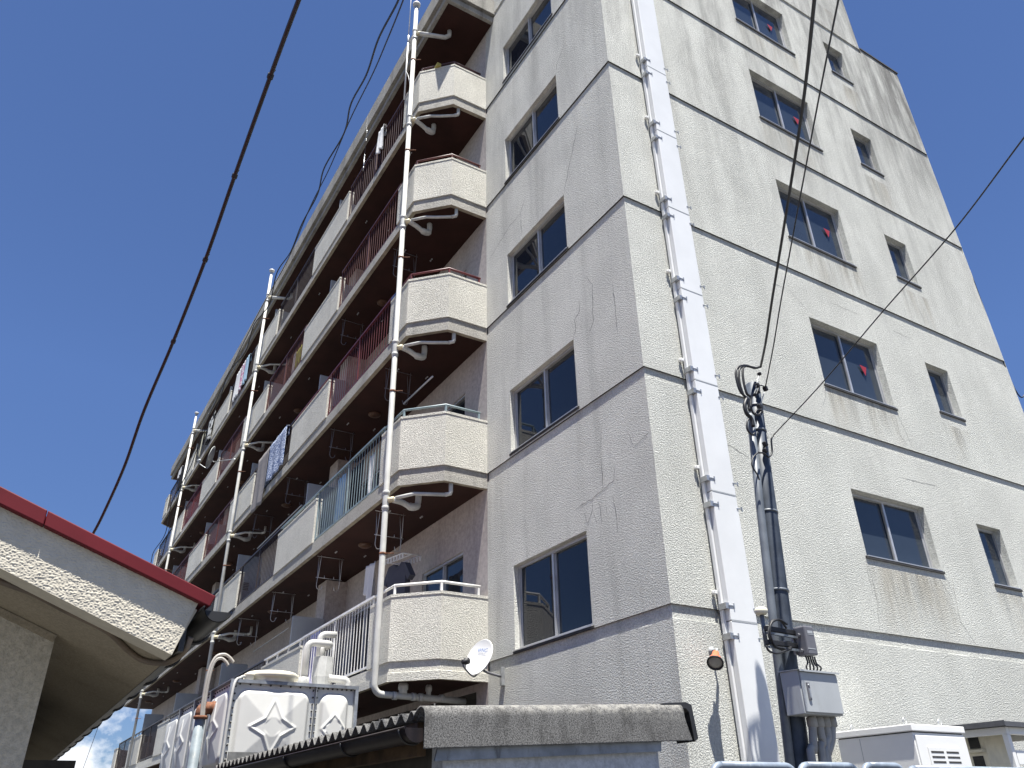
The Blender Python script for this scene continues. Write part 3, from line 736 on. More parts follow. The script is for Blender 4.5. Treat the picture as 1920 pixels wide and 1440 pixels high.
pix = [(585, -60, 5.2), (560, 0, 5.4), (507, 143, 5.9), (440, 330, 6.6), (385, 487, 7.2), (325, 640, 7.9), (270, 770, 8.5), (235, 870, 9.0), (200, 950, 9.5), (172, 1005, 9.9), (120, 1090, 10.8)]
pts = [PD(*p) for p in pix]; pts += [pts[-1]+Vector((-1, .08, .12))*q_ for q_ in (1, 2, 4, 7, 11)]
cable(pts, .0145, 'thick black sheathed cable with ties, crossing the open sky at left', [(pts[i], pts[i+1]-pts[i]) for i in (2, 3, 4, 5)], head=14, k=2)
wav = [(760, -50), (742, 0), (712, 72), (682, 140), (660, 195), (640, 250), (610, 315), (590, 365), (568, 420), (540, 472), (521, 512), (500, 570), (478, 610), (455, 660), (430, 700), (405, 755), (380, 820), (350, 880), (325, 940), (305, 1000), (290, 1035), (276, 1060), (262, 1090)]
cable([PD(u+(5 if i % 2 else -2), v, 8+i*.95) for i, (u, v) in enumerate(wav)], .0115, 'wavy black cable running along the roof edge of the block', head=14, tail=12, k=4)
thin = [(762, -50), (748, 0), (716, 80), (690, 140), (648, 225), (610, 315), (575, 385), (548, 450), (525, 500), (470, 600), (400, 745), (350, 860), (318, 960), (296, 1040), (275, 1090)]
cable([PD(u+8, v, 8.3+i*1.4) for i, (u, v) in enumerate(thin)], .009, 'thin dark wire just below the wavy cable along the roof edge', head=14, tail=12, k=4)
e1 = P(1340+345/4, 640+190/4, 'x', PX+.12)
cable([PD(1533, -60, 5.6), PD(1527, 0, 5.9), PD(1505, 200, 6.8), PD(1470, 425, 7.8), PD(1448, 560, 8.5), PD(1436, 640, 9.0), e1], .0135, 'heavy black service cable coming down to the pole top', head=16)
e2 = P(1340+380/4, 640+345/4, 'x', PX+.12)
cable([PD(1586, -60, 5.8), PD(1572, 0, 6.0), PD(1540, 160, 6.8), PD(1503, 355, 7.7), PD(1465, 560, 8.6), PD(1450, 650, 9.0), e2], .0068, 'thin black drop wire beside the heavy service cable', head=16)
e3 = P(1340+440/4, 640+705/4, 'x', PX+.12)
cable([PD(1990, 170, 6.4), PD(1920, 258, 6.8), PD(1790, 430, 7.6), PD(1650, 590, 8.4), PD(1540, 720, 9.0), e3], .0062, 'thin straight wire from the right edge of the view to the pole', head=16)
cable([P(1440, 817, 'x', PX+.12), P(1340+398/4, 640+730/4, 'x', PX+.11)], .003, 'short steel tail tying the straight wire to the pole')
cable([Vector((0.0, 9.45, 7.9)), P(1903, 730, 'y', 9.5), P(1935, 718, 'y', 9.9)], .012, 'short dark wire leaving the far right edge of the gable', tail=15)

# ------------------------------------------------------------------ satellite dishes
def dish(center, n, up, rad, mount, label, back=False, text=None, lnbdir=None):
    t = thing('satellite_dish', label, 'dish', mount)
    n = n.normalized(); s = up.cross(n).normalized(); up = n.cross(s)
    c = MB(); prof = [(rad*q, .17*rad*q*q) for q in (0.001, .25, .45, .62, .76, .88, .96, 1)]
    c.lathe(prof, center, n, 40); c.lathe([(rad, .17*rad), (rad+.008, .17*rad-.006), (rad, .17*rad-.012)]+[(r_, h_-.012) for r_, h_ in prof[::-1]], center, n, 40)
    c.build('reflector', M['white'] if not back else M['grey'], t)
    tip = center+n*rad*.95-up*rad*.62
    c = MB(); c.tube(smooth_path([center-up*rad*.6-n*.04, center-up*rad*1.08+n*.02, tip-up*.07, tip], 5), .012, 8); c.build('feed_arm', M['dgrey'] if not back else M['steel'], t)
    c = MB(); c.lathe([(0, -.05), (.03, -.05), (.034, -.01), (.045, 0), (.045, .05), (.03, .06), (0, .062)], tip, (center-tip), 14); c.build('feed_horn', M['black'] if not back else M['grey'], t)
    c = MB(); c.tube(smooth_path([center-n*.02-up*.05, center-n*.10-up*.12, (center+mount)/2-up*.08, mount], 5), .017, 8); c.build('mast', M['dgrey'] if not back else M['steel'], t)
    if text:
        cu = bpy.data.curves.new('lettering', 'FONT'); cu.body = text; cu.size = .075; cu.align_x = 'CENTER'; cu.extrude = .0008; cu.shear = .35; cu.space_character = 1.1
        ob = bpy.data.objects.new('lettering_source', cu); COL.objects.link(ob)
        me = bpy.data.meshes.new_from_object(ob.evaluated_get(bpy.context.evaluated_depsgraph_get())); bpy.data.objects.remove(ob)
        me.materials.clear(); me.materials.append(simple('blue_print', (.05, .12, .32), .5))
        o = bpy.data.objects.new('lettering', me); COL.objects.link(o); o.parent = t
        pos = center+n*.028+up*rad*.30-mount
        o.matrix_local = Matrix.Translation(pos) @ Matrix((s, up, n)).transposed().to_4x4()
    return t
mnt = P(938, 1268, 'y', -.06); cen = P(902, 1234, 'y', -.40)
nn = (CAM-cen).normalized()*.62-RT*.62+Vector((0, 0, .38))
dish(cen, nn, Vector((.12, .1, 1)), .245, mnt, 'white satellite dish with blue letters beside the lowest balcony', text='WNC')
c = MB(); c.box(mnt.x-.03, mnt.x+.03, -.055, -.001, mnt.z-.12, mnt.z+.12); c.build('wall_plate', M['steel'], [o for o in COL.objects if o.name.startswith('satellite_dish')][0], .004)
cen = P(398, 858, 'y', -1.95)
dish(cen, Vector((-.3, -1, .25)), Vector((0, 0, 1)), .36, Vector((cen.x+.7, -1.36, cen.z-.2)), 'grey satellite dish seen from behind on the fourth balcony row', back=True)

# ------------------------------------------------------------------ whip antennas on the top balcony row
t = thing('whip_antenna', 'tall thin white whip antenna on the top corner balcony', 'antenna', P(757, 186, 'y', -1.37))
a = P(758, 186, 'y', -1.38); b_ = P(757.5, 88, 'y', -1.38); d_ = P(754, 0, 'y', -1.38)
c = MB(); c.tube([a, Vector((a.x, a.y, b_.z))], .019, 8); c.build('mast', M['white'], t)
top_ = Vector((a.x, a.y, d_.z+.6))
c = MB(); c.tube([(a.x, a.y, b_.z), top_], [.012, .006], 8); c.build('whip', M['white'], t)
c = MB(); c.lathe([(.02, -.12), (.03, -.1), (.03, .1), (.02, .12)], (a.x, a.y, b_.z), (0, 0, 1), 10); c.build('clamp', M['steel'], t)
c = MB(); c.tube(smooth_path([(a.x, a.y, a.z+.9), (a.x+.15, a.y, a.z+.6), (a.x+.22, a.y+.03, a.z+.2), (a.x+.2, a.y+.06, a.z)], 5), .006, 5); c.build('lead', M['white'], t)
t = thing('rod_antenna', 'short thin steel rod antenna on the maroon railing of the top balcony row', 'antenna', P(681, 320, 'y', -1.36))
a = P(681, 320, 'y', -1.36); c = MB(); c.tube([a, a+Vector((0, 0, .5))], .012, 6); c.build('mast', M['steel'], t)
c = MB(); c.tube([a+Vector((0, 0, .5)), a+Vector((-.02, -.02, 1.9))], [.005, .003], 6); c.build('rod', M['dgrey'], t)
for zz_ in (.1, .5, 1.05, 1.35): c = MB(); c.lathe([(.004, -.03), (.016, -.02), (.016, .02), (.004, .03)], a+Vector((0, 0, zz_)), (0, 0, 1), 8); c.build('clamp', M['steel'], t)

# ------------------------------------------------------------------ laundry, poles and brackets on the balconies
def fabric(name, cols, scale=20, kind='plain'):
    mt, n, b = newmat(name); co = node(n, 'ShaderNodeTexCoord').outputs['Object']
    if kind == 'plain': c = mixc(n, noise_(n, co, 3, 4), tuple(q*.85 for q in cols[0]), cols[0])
    else:
        f = noise_(n, co, scale, 3, .6); c = mixc(n, maprange(n, f, .46, .54), cols[0], cols[1])
    n.links.new(c, b.inputs['Base Color']); b.inputs['Roughness'].default_value = .9; b.inputs['Specular IOR Level'].default_value = .1
    bump_(n, b, noise_(n, co, 9, 4), .3, .02); return mt
def cloth(name, label, cat, x0, x1, zt, zb, y, mat, folds=5, amp=.02, back=.25, group=None, slant=0, over=True):
    """a cloth hung over a rail: front sheet, turn at the top, short back sheet"""
    c = MB(); nx, nz = 28, 14; th = .006
    ph = random.uniform(0, 6)
    rows = []
    if over:
        for k in range(4): rows.append((zt-back*(1-k/4), .07))
        for k in range(5): w = math.pi*k/4; rows.append((zt+.02*math.sin(w), .035+.035*math.cos(w)))
    for k in range(1, nz+1): rows.append((zt+(zb-zt)*k/nz, 0))
    vs_ = []
    for j, (z, dy) in enumerate(rows):
        fr = max(0, (zt-z)/(zt-zb))
        for i in range(nx+1):
            u = i/nx; w = amp*(0.25+fr)*math.sin(ph+folds*6.28*u+.6*math.sin(3*u+fr*2))
            x = x0+(x1-x0)*(.5+(u-.5)*(1-.07*fr*math.sin(ph)))
            vs_.append((x, y+dy-w-(.0 if dy else .004), z-(slant*(u-.5)*fr)-(.02*fr*math.sin(ph+8*u) if dy == 0 else 0)))
    fs = [(j*(nx+1)+i, j*(nx+1)+i+1, (j+1)*(nx+1)+i+1, (j+1)*(nx+1)+i) for j in range(len(rows)-1) for i in range(nx)]
    c.add(vs_, fs, 0, True)
    o = lone(c, name, mat, label, cat, group)
    md = o.modifiers.new('thickness', 'SOLIDIFY'); md.thickness = th; md.offset = 0
    return o
YC = YF-.02
def zrail(k): return LV[k]+1.115
f_pat = fabric('blue_white_print', [(.55, .60, .70), (.07, .11, .24)], 26, 'n'); f_grey = fabric('grey_brown_wool', [(.27, .25, .245)])
f_white = fabric('white_cotton', [(.66, .66, .67)]); f_blue = fabric('pale_blue_cotton', [(.36, .50, .62)]); f_pink = fabric('pink_white_print', [(.62, .58, .60), (.45, .20, .32)], 12, 'n')
f_black = fabric('black_cotton', [(.018, .018, .022)]); f_bw = fabric('black_white_print', [(.018, .018, .02), (.55, .55, .53)], 3.5, 'n'); f_green = fabric('olive_yellow_cotton', [(.22, .22, .045)])
f_slate = fabric('slate_jersey', [(.075, .078, .10)]); f_lav = fabric('lavender_cotton', [(.42, .40, .62)]); f_cream = fabric('cream_towel', [(.50, .48, .38)])
def xs_(u, v): return P(u, v, 'y', YC).x
cloth('printed_cloth', 'blue and white patterned cloth over the third-row railing left of the middle bay', 'cloth', xs_(500, 888), xs_(537, 815), zrail(2), LV[2]+.02, YC-.01, f_pat, 3, .02, group='laundry over railings')
cloth('blanket', 'plain grey-brown blanket beside the patterned cloth on the third row', 'blanket', xs_(481, 905), xs_(503, 870), zrail(2), LV[2]-.42, YC-.015, f_grey, 2, .015, group='laundry over railings')
cloth('towel', 'olive yellow towel behind the bars of the fourth row', 'towel', xs_(540, 700), xs_(551, 680), zrail(3)-.18, LV[3]+.1, YC+.17, f_green, 2, .01, over=False)
cloth('towel', 'brown towel close beside the olive yellow one on the fourth row', 'towel', xs_(533, 712), xs_(539, 700), zrail(3)-.1, LV[3]+.1, YC+.17, f_grey, 2, .01, over=False)
cloth('towel', 'pale blue towel, rightmost of the row hung on the top railing', 'towel', xs_(456, 715), xs_(464, 695), zrail(4), LV[4]+.05, YC-.01, f_blue, 2, .02, group='laundry over railings')
cloth('towel', 'pink printed towel between the pale blue and the white ones, top row', 'towel', xs_(447, 735), xs_(455.5, 715), zrail(4)+.02, LV[4]+.03, YC-.012, f_pink, 2, .025, group='laundry over railings')
cloth('towel', 'white towel, leftmost of the row hung on the top railing', 'towel', xs_(436, 758), xs_(446.5, 735), zrail(4)+.03, LV[4]+.0, YC-.01, f_white, 3, .025, group='laundry over railings')
cloth('shirt_cloth', 'small white garment hung on the top railing near the corner', 'garment', xs_(708, 290), xs_(718, 270), zrail(4)+.05, LV[4]+.45, YC-.01, f_white, 2, .03, group='laundry over railings')
cloth('printed_cloth', 'black and white printed cloth at the far end of the top row', 'cloth', xs_(383, 850), xs_(402, 790), zrail(4)+.06, LV[4]+.08, YC-.015, f_bw, 3, .03, group='laundry over railings')
cloth('towel', 'cream towel farther left than the black and white cloth, top row', 'towel', xs_(371, 868), xs_(376, 850), zrail(4)-.02, LV[4]+.0, YC-.01, f_cream, 2, .02, group='laundry over railings')
cloth('garment', 'black garment at the very end of the top row, left of the farthest drainpipe', 'garment', xs_(327, 945), xs_(340, 915), zrail(4), LV[4]+.05, YC-.01, f_black, 3, .03, group='laundry over railings')
cloth('garment', 'white collar-like garment above the black one at the end of the top row', 'garment', xs_(325, 945), xs_(333, 925), zrail(4)+.16, zrail(4)-.22, YC-.03, f_white, 2, .02, group='laundry over railings')
a = P(590, 1235, 'y', -1.1); cloth('garment', 'lavender garment hanging behind the white rail of the lowest row', 'garment', a.x-.35, a.x+.22, LV[0]+1.25, LV[0]+.15, -1.1, f_lav, 3, .03, over=False)
a = P(640, 900, 'y', -1.0); cloth('garment', 'pale blue shirt hanging behind the blue bars of the second row', 'garment', a.x-.2, a.x+.25, LV[1]+1.35, LV[1]+.35, -1.0, f_blue, 2, .03, over=False)
a = P(668, 893, 'y', -.9); cloth('garment', 'dark garment behind the blue bars, right of the pale blue shirt', 'garment', a.x-.3, a.x+.4, LV[1]+1.4, LV[1]+.3, -.9, f_black, 3, .03, over=False)
a = P(702, 880, 'y', -1.1); cloth('garment', 'white towel behind the blue bars, next to the drainpipe', 'towel', a.x-.08, a.x+.12, LV[1]+1.0, LV[1]+.05, -1.15, f_white, 1, .02, over=False)

# T-shirt on a pinch hanger, lowest row
tc_ = P(748, 1085, 'y', -.62)
t = thing('t_shirt', 'slate grey T-shirt hanging above the lowest corner balcony', 'shirt', (tc_.x, tc_.y, tc_.z-.55))
ang = R(12)
def sp(u, w): return Vector((tc_.x+u*math.cos(ang), tc_.y+u*math.sin(ang), tc_.z+w))
outl = [(-.10, .26), (-.22, .23), (-.40, -.02), (-.30, -.08), (-.235, .02), (-.25, -.46), (.25, -.46), (.235, .02), (.30, -.08), (.40, -.02), (.22, .23), (.10, .26), (.05, .215), (0, .20), (-.05, .215)]
c = MB(); n_ = len(outl); fr = [sp(u, w)+Vector((0, -.05+.015*math.sin(9*u+4*w), 0)) for u, w in outl]; bk = [sp(u, w)+Vector((0, .04+.015*math.sin(7*u), 0)) for u, w in outl]
c.add(fr+bk, [tuple(range(n_)), tuple(range(n_, 2*n_))[::-1]]+[(i, (i+1) % n_, n_+(i+1) % n_, n_+i) for i in range(n_)]); c.build('jersey', f_slate, t)
t = thing('pinch_hanger', 'white folding peg hanger holding the slate grey T-shirt', 'hanger', sp(0, .33))
c = MB(); q = [sp(-.33, .34)+Vector((0, -.16, 0)), sp(.33, .34)+Vector((0, -.16, 0)), sp(.33, .34)+Vector((0, .16, 0)), sp(-.33, .34)+Vector((0, .16, 0))]
c.tube(q+[q[0]], .010, 6); c.tube([(q[0]+q[3])/2, (q[1]+q[2])/2], .008, 6); c.build('rim', M['white'], t)
for i in range(9):
    for s_ in (0, 1):
        p = q[0].lerp(q[1], i/8) if s_ == 0 else q[3].lerp(q[2], i/8)
        c = MB(); c.box(p.x-.008, p.x+.008, p.y-.012, p.y+.012, p.z-.09, p.z-.011); c.build('peg', M['white'], t)
c = MB(); c.tube([sp(0, .34), sp(0, .60), sp(.03, .68), sp(.0, .72), sp(-.03, .69)], .005, 5); c.build('hook', M['steel'], t)
a = P(700, 1085, 'y', -.75); cloth('garment', 'white garment half hidden by the drainpipe on the lowest row', 'garment', a.x-.35, a.x+.1, a.z+.35, a.z-.35, -.75, f_white, 2, .05, over=False, slant=.3)

# drying-pole brackets under the soffits
def bracket(x, z, label, grp):
    c = MB(); ya, yb = -1.13, -.70; r = .0062
    c.tube([(x, ya-.06, z), (x, yb+.06, z)], r, 6)
    for yy, s_ in ((ya, -1), (yb, 1)):
        for w in (-.055, .055):
            pth = [(x+w*1.4, yy, z), (x+w*.4, yy+s_*.01, z-.42)]
            if w < 0: pth += [(x+w*.2-.02, yy+s_*.012, z-.58), (x-.03, yy-s_*.03, z-.645), (x-.02, yy-s_*.08, z-.63), (x-.02, yy-s_*.10, z-.57)]
            c.tube(smooth_path(pth, 4), r, 6)
    c.tube([(x, ya-.05, z-.42), (x, yb+.05, z-.42)], r, 6)
    for yy in (ya+.12, yb-.12): c.tube([(x, yy, z-.42), (x, yy, z-.37)], .007, 5)
    return lone(c, 'drying_bracket', M['alu' if z < 3 else 'dgrey'], label, 'bracket', grp)
for k in range(1, 4):
    z = (LV+[TOP])[k]-.268+(.03 if k == 5 else 0)
    for n_, (x0, x1) in enumerate(RAILS[:2 if k < 3 else 1]):
        for e, x in (('right', x0-.42), ('left', x1+.05)):
            bracket(x, z, 'white wire clothes-pole bracket over the %s balcony row, %s bay from the corner, %s end' % (FLR[k-1], ('first', 'second', 'third')[n_], e), 'clothes-pole brackets under the balcony soffits')
# aluminium drying poles
def dpole(a, b_, label): c = MB(); c.tube([a, b_], .016, 8); return lone(c, 'drying_pole', M['alu'], label, 'pole', 'drying poles')
dpole((-11.1, -.95, LV[1]+1.62), (-14.9, -.95, LV[1]+1.62), 'long grey drying pole under the soffit of the second row, left of the blue bars')
dpole((-10.9, -.35, LV[1]+1.32), (-14.4, -.35, LV[1]+1.32), 'lower inner drying pole of the second row, left of the blue bars')
a = P(475, 1222, 'y', -.5); b_ = P(541, 1178, 'y', -.5); dpole(a, b_, 'pale drying pole on the lowest row behind the partition board')
a = P(757, 757, 'y', -.8); b_ = P(811, 706, 'y', -.8); dpole(a, b_, 'short pale drying pole at the corner of the second row')
# blue bottle-rack tray on the third row and box on the top parapet
c = MB(); a = P(744, 552, 'y', -1.28); c.box(a.x-.2, a.x+.12, -1.31, -1.2, LV[2]+.94, LV[2]+1.06); lone(c, 'storage_crate', fabric('blue_plastic', [(.06, .10, .22)]), 'small blue crate on the third-row parapet behind the nearest drainpipe', 'crate', bevel=.01)
a = P(822, 122, 'z', LV[4]+1.02); c = MB(); c.box(a.x-.10, a.x+.05, a.y-.05, a.y+.05, LV[4]+.94, LV[4]+1.04); lone(c, 'sponge_block', fabric('yellow_sponge', [(.36, .31, .10)]), 'small yellow block on the parapet of the top corner balcony', 'block', bevel=.01)

# ------------------------------------------------------------------ water tank of moulded panels
T0 = PD(440, 1275, 10.6); tx, ty, tz = T0
t = thing('water_tank', 'white panel water tank with raised star mouldings, left of the corrugated roof', 'water tank', (tx-2, ty+.75, GROUND))
def tank_panel(o, eu, ev, n, w, h, parent, res=96):
    """moulded panel: flat flange, rounded pillow, shallow pyramid, star outline"""
    N1, N2 = max(20, int(res*w)), max(20, int(res*h)); vs_ = []
    small = w < .7
    if small: poly = [(.15, 0), (0, .17), (-.15, 0), (0, -.17)]
    else: poly = [(.27, 0), (.10, .095), (0, .30), (-.10, .095), (-.27, 0), (-.10, -.095), (0, -.30), (.10, -.095)]
    def star(u, v):
        dm = 9
        for (ax_, ay_), (bx_, by_) in zip(poly, poly[1:]+poly[:1]):
            ex, ey = bx_-ax_, by_-ay_; tt = max(0, min(1, ((u-ax_)*ex+(v-ay_)*ey)/(ex*ex+ey*ey)))
            dm = min(dm, math.hypot(u-ax_-ex*tt, v-ay_-ey*tt))
        return dm
    for j in range(N2+1):
        for i in range(N1+1):
            u, v = (i/N1-.5)*w, (j/N2-.5)*h
            r_ = .13; qx, qy = abs(u)-(w/2-.055-r_), abs(v)-(h/2-.075-r_)
            d = math.hypot(max(qx, 0), max(qy, 0))+min(max(qx, qy), 0)-r_       # rounded-rectangle distance
            e = max(0, min(1, -d/.05)); e = e*e*(3-2*e)
            hgt = .045*e
            if d < 0:
                hgt += .055*max(0, 1-max(abs(u)/(w/2-.055), abs(v)/(h/2-.075)))*e
                hgt = min(hgt, .090) if max(abs(u), abs(v), (abs(u)+abs(v))*.72) > .095 else .086
                hgt += .013*math.exp(-(star(u, v)/.013)**2)
            vs_.append(o+eu*(u+w/2)+ev*(v+h/2)+n*hgt)
    c = MB(); c.add(vs_, [(j*(N1+1)+i, j*(N1+1)+i+1, (j+1)*(N1+1)+i+1, (j+1)*(N1+1)+i) for j in range(N2) for i in range(N1)], 0, True)
    p_ = c.build('tank_panel', M['frp'], parent)
    for p in [*[(x, h-.03) for x in [w*(.07+.86*i/7) for i in range(8)]], *[(.022, h*(.06+.88*i/11)) for i in range(12)], *[(w-.022, h*(.06+.88*i/11)) for i in range(12)]][:(20 if small else 32)]:
        q = o+eu*p[0]+ev*p[1]; k = MB(); k.lathe([(.011, 0), (.011, .014), (0, .015)], q, n, 6); BOLTS.append(k)
    return p_
BOLTS = []
X_, Y_, Z_ = Vector((1, 0, 0)), Vector((0, 1, 0)), Vector((0, 0, 1))
for r0 in (0, 1):
    zb = tz-.01-1.0*(r0+1)
    tank_panel(Vector((tx, ty, zb)), Y_, Z_, X_, 1.0, 1.0, t, 96-60*r0)
    tank_panel(Vector((tx, ty+1.006, zb)), Y_, Z_, X_, .5, 1.0, t, 96-60*r0)
    for i in range(4): tank_panel(Vector((tx-.003-1.003*(i+1), ty, zb)), X_, Z_, -Y_, 1.0, 1.0, t, 84-50*r0)
bolt = MB()
for k in BOLTS: bolt.add(k.v, k.f)
o = bolt.build('bolt_rows', M['darkedge'], t); o['kind'] = 'stuff'
c = MB(); c.box(tx-4.02, tx-.004, ty+.004, ty+1.52, tz-2.0, tz-.005); c.build('tank_body', M['frp'], t)
c = MB()
c.box(tx-.05, tx+.05, ty-.05, ty+1.56, tz, tz+.008); c.box(tx-4.05, tx-.051, ty-.05, ty+.03, tz, tz+.008); c.box(tx+.042, tx+.05, ty-.05, ty+1.56, tz-.03, tz-.0005)
c.build('top_flange', M['zinc'], t)
for p in ((tx+.002, ty-.045, tz-2.05), (tx+.002, ty+1.515, tz-2.05)):
    c = MB(); c.box(p[0], p[0]+.05, p[1], p[1]+.04, p[2], tz-.031); c.build('corner_angle', M['steel'], t)
c = MB(); c.box(tx+.003, tx+.055, ty+1.001, ty+1.007, tz-2.0, tz-.031); c.build('seam_strip', M['zinc'], t)
for i in range(1, 4):
    c = MB(); c.box(tx-.006-1.003*i, tx-.0005-1.003*i, ty-.055, ty-.003, tz-2.0, tz-.005); c.build('seam_strip', M['zinc'], t)
c = MB(); c.box(tx-4.1, tx+.08, ty-.06, ty+1.6, GROUND, tz-2.02); c.build('plinth', M['band'], t)
bz = P(440, 1410, 'x', tx+.12).z; c = MB(); c.box(tx+.10, tx+.13, ty+.02, ty+1.02, tz-1.95, bz); c.build('front_board', simple('grey_cement_board', (.16, .16, .155), .9, var=.3, scale=5, dirt=(.09, .09, .085)), t)
lidc = P(511, 1281, 'z', tz+.01)
c = MB(); c.lathe([(.30, 0), (.30, .05), (.335, .055), (.335, .10), (.30, .125), (.0, .135)], (lidc.x-.1, lidc.y, tz+.009), Z_, 28); c.build('manhole_lid', M['cream'], t)
q = P(467, 1272, 'x', tx-.03); c = MB(); c.lathe([(.05, 0), (.055, .01), (.055, .055), (.06, .058), (.06, .075), (0, .08)], (q.x, q.y, tz+.009), Z_, 16); c.build('junction_box', M['cream'], t)
c = MB(); c.tube(smooth_path([(q.x, q.y-.04, tz+.05), (q.x+.05, q.y-.11, tz+.03), (tx+.07, ty-.02, tz-.12), (tx+.07, ty-.03, tz-1.0), (tx+.07, ty-.03, tz-2.2)], 6), .016, 8); c.build('conduit', M['pvc'], t)
xp = tx-.45
def elbowed(pts, r, name, mat, rad=.10, n=12):
    """tube with rounded elbows through pts"""
    pts = [Vector(p) for p in pts]; out_ = [pts[0]]
    for a, b_, d_ in zip(pts[:-2], pts[1:-1], pts[2:]):
        i, o2 = (a-b_).normalized(), (d_-b_).normalized(); rr = min(rad, (a-b_).length*.45, (d_-b_).length*.45)
        for k in range(6):
            f = k/5; out_.append(b_+i*rr*(1-f)**2+o2*rr*f**2)
    out_.append(pts[-1]); c = MB(); c.tube(out_, r, n); return c
a = P(571, 1262, 'x', xp); b_ = P(575, 1204, 'x', xp); d_ = P(622, 1206, 'x', xp); e = P(604, 1226, 'x', xp-.2)
elbowed([(a.x, a.y, tz+.01), (a.x, a.y, b_.z), (a.x, d_.y, b_.z), (e.x, d_.y, b_.z), (e.x, e.y, b_.z-.03), (e.x, e.y, e.z-.1)], .046, '', None).build('vent_pipe', M['pvc'], t)
c = MB(); c.lathe([(.056, 0), (.075, .005), (.07, .14), (.056, .145)], (a.x, a.y, tz+.01), Z_, 10); c.build('pipe_boot', M['pvcg'], t)
cn = P(603, 1278, 'x', xp-.1); cz = P(605, 1233, 'x', xp-.1).z
c = MB(); c.lathe([(.0, tz-cn.z+.01), (.115, tz-cn.z+.01), (.14, .05), (.135, cz-cn.z), (.0, cz-cn.z+.01)], (cn.x, cn.y, cn.z), Z_, 8, 0, False); c.build('filter_canister', M['pvcg'], t)
g_ = P(607, 1186, 'x', xp-.1)
elbowed([(cn.x-.12, g_.y, cz-.1), (cn.x-.12, g_.y, g_.z), (cn.x-.12, g_.y+.22, g_.z+.01)], .043, '', None, .08).build('vent_pipe', M['pvc'], t)
s_ = P(622, 1270, 'x', xp); s2 = P(652, 1272, 'x', xp)
elbowed([(xp, s_.y-.05, tz+.16), (xp, s2.y, tz+.15), (xp, s2.y, tz+.0)], .048, '', None, .1).build('overflow_pipe', M['pvc'], t)
rx = tx-.62; rr_ = P(379, 1327, 'x', rx)
c = MB(); c.tube([(rx, rr_.y, GROUND), (rx, rr_.y, rr_.z-.10)], .062, 14); c.build('riser_pipe', simple('weathered_zinc_pipe', (.15, .18, .20), .6, var=.25, scale=6, dirt=(.34, .32, .28)), t)
c = elbowed([(rx, rr_.y, rr_.z-.12), (rx, rr_.y, rr_.z), (rx, rr_.y+.13, rr_.z)], .072, '', None, .1, 14); c.lathe([(.072, -.02), (.085, -.015), (.085, .015), (.072, .02)], (rx, rr_.y, rr_.z-.11), Z_, 14); c.lathe([(.072, -.02), (.085, -.015), (.085, .015), (.072, .02)], (rx, rr_.y+.13, rr_.z), Y_, 14); c.build('pipe_elbow', M['rust'], t)
c = MB(); c.tube([(rx, rr_.y+.13, rr_.z), (rx, ty-.03, rr_.z)], .060, 14); c.lathe([(.06, -.06), (.12, -.055), (.12, -.02), (.06, -.015)], (rx, ty, rr_.z), Y_, 16); c.build('inlet_pipe', M['pvcg'], t)
for pts in (((377, 1345), (380, 1318), (391, 1262), (404, 1233), (420, 1227), (431, 1233), (438, 1242)), ((381, 1345), (384, 1318), (394, 1264), (403, 1240), (414, 1234), (423, 1240), (428, 1248))):
    c = MB(); c.tube(smooth_path([P(*p, 'x', rx+.06) for p in pts], 6), .019, 8); c.build('goose_neck_tube', simple('grey_beige_tube', (.33, .31, .28), .5), t)

# ------------------------------------------------------------------ shed with the corrugated roof
S0 = PD(820, 1330, 4.25); sx, sy = S0.x, S0.y
ve = P(1277, 1325, 'x', sx); vb0 = P(821, 1405, 'x', sx); vb1 = P(1294, 1389, 'x', sx)
slope = (ve.z-S0.z)/(ve.y-S0.y)
def mossy(name, base, dark, light):
    mt, n, b = newmat(name); pos = node(n, 'ShaderNodeNewGeometry').outputs['Position']
    f1 = noise_(n, pos, 130, 4, .75); f2 = noise_(n, pos, 9, 6, .7, (1, 1, .5)); f3 = noise_(n, pos, 60, 5, .7)
    c = mixc(n, maprange(n, f1, .36, .60), dark, base)
    c = mixc(n, maprange(n, f3, .60, .74), c, light)
    c = mixc(n, math_(n, 'MULTIPLY', maprange(n, f2, .46, .66), .6), c, dark)
    zc = node(n, 'ShaderNodeSeparateXYZ'); n.links.new(pos, zc.inputs[0])
    lich = math_(n, 'MULTIPLY', maprange(n, zc.outputs[2], -1.505, -1.455), maprange(n, noise_(n, pos, 28, 5, .75), .46, .60))
    c = mixc(n, math_(n, 'MULTIPLY', lich, .45), c, (.36, .345, .31))
    n.links.new(c, b.inputs['Base Color']); b.inputs['Roughness'].default_value = .95; b.inputs['Specular IOR Level'].default_value = .15
    bump_(n, b, f1, .6, .006); return mt
M['slate'] = mossy('weathered_fibre_cement', (.205, .20, .192), (.055, .053, .051), (.36, .35, .335))
t = thing('corrugated_shed', 'low shed with a weathered grey corrugated roof in front of the block', 'shed', (sx-2, sy+.7, GROUND))
x_end = -1.9; yb_ = -2.55
c = MB(); nx = int((sx-.02-x_end)/.0108); A_ = .023; vs_ = []
for dz in (0, -.0075):
    for y in (sy-.06, sy+.5, yb_):
        for i in range(nx+1):
            x = sx-.02-i*.0108; vs_.append((x, y, S0.z-.010+slope*(y-sy)+A_*math.cos(2*math.pi*(sx-.05-x)/.130)+dz))
W_ = nx+1; fs = []
for s_ in (0, 1):
    for j in range(2):
        for i in range(nx): a = s_*3*W_+j*W_+i; fs.append((a, a+1, a+W_+1, a+W_))
for i in range(nx): fs.append((i, i+1, 3*W_+i+1, 3*W_+i)); a = 2*W_+i; fs.append((a, a+1, 3*W_+a+1, 3*W_+a))
c.add(vs_, fs, 0, True); c.build('corrugated_roof', M['slate'], t)
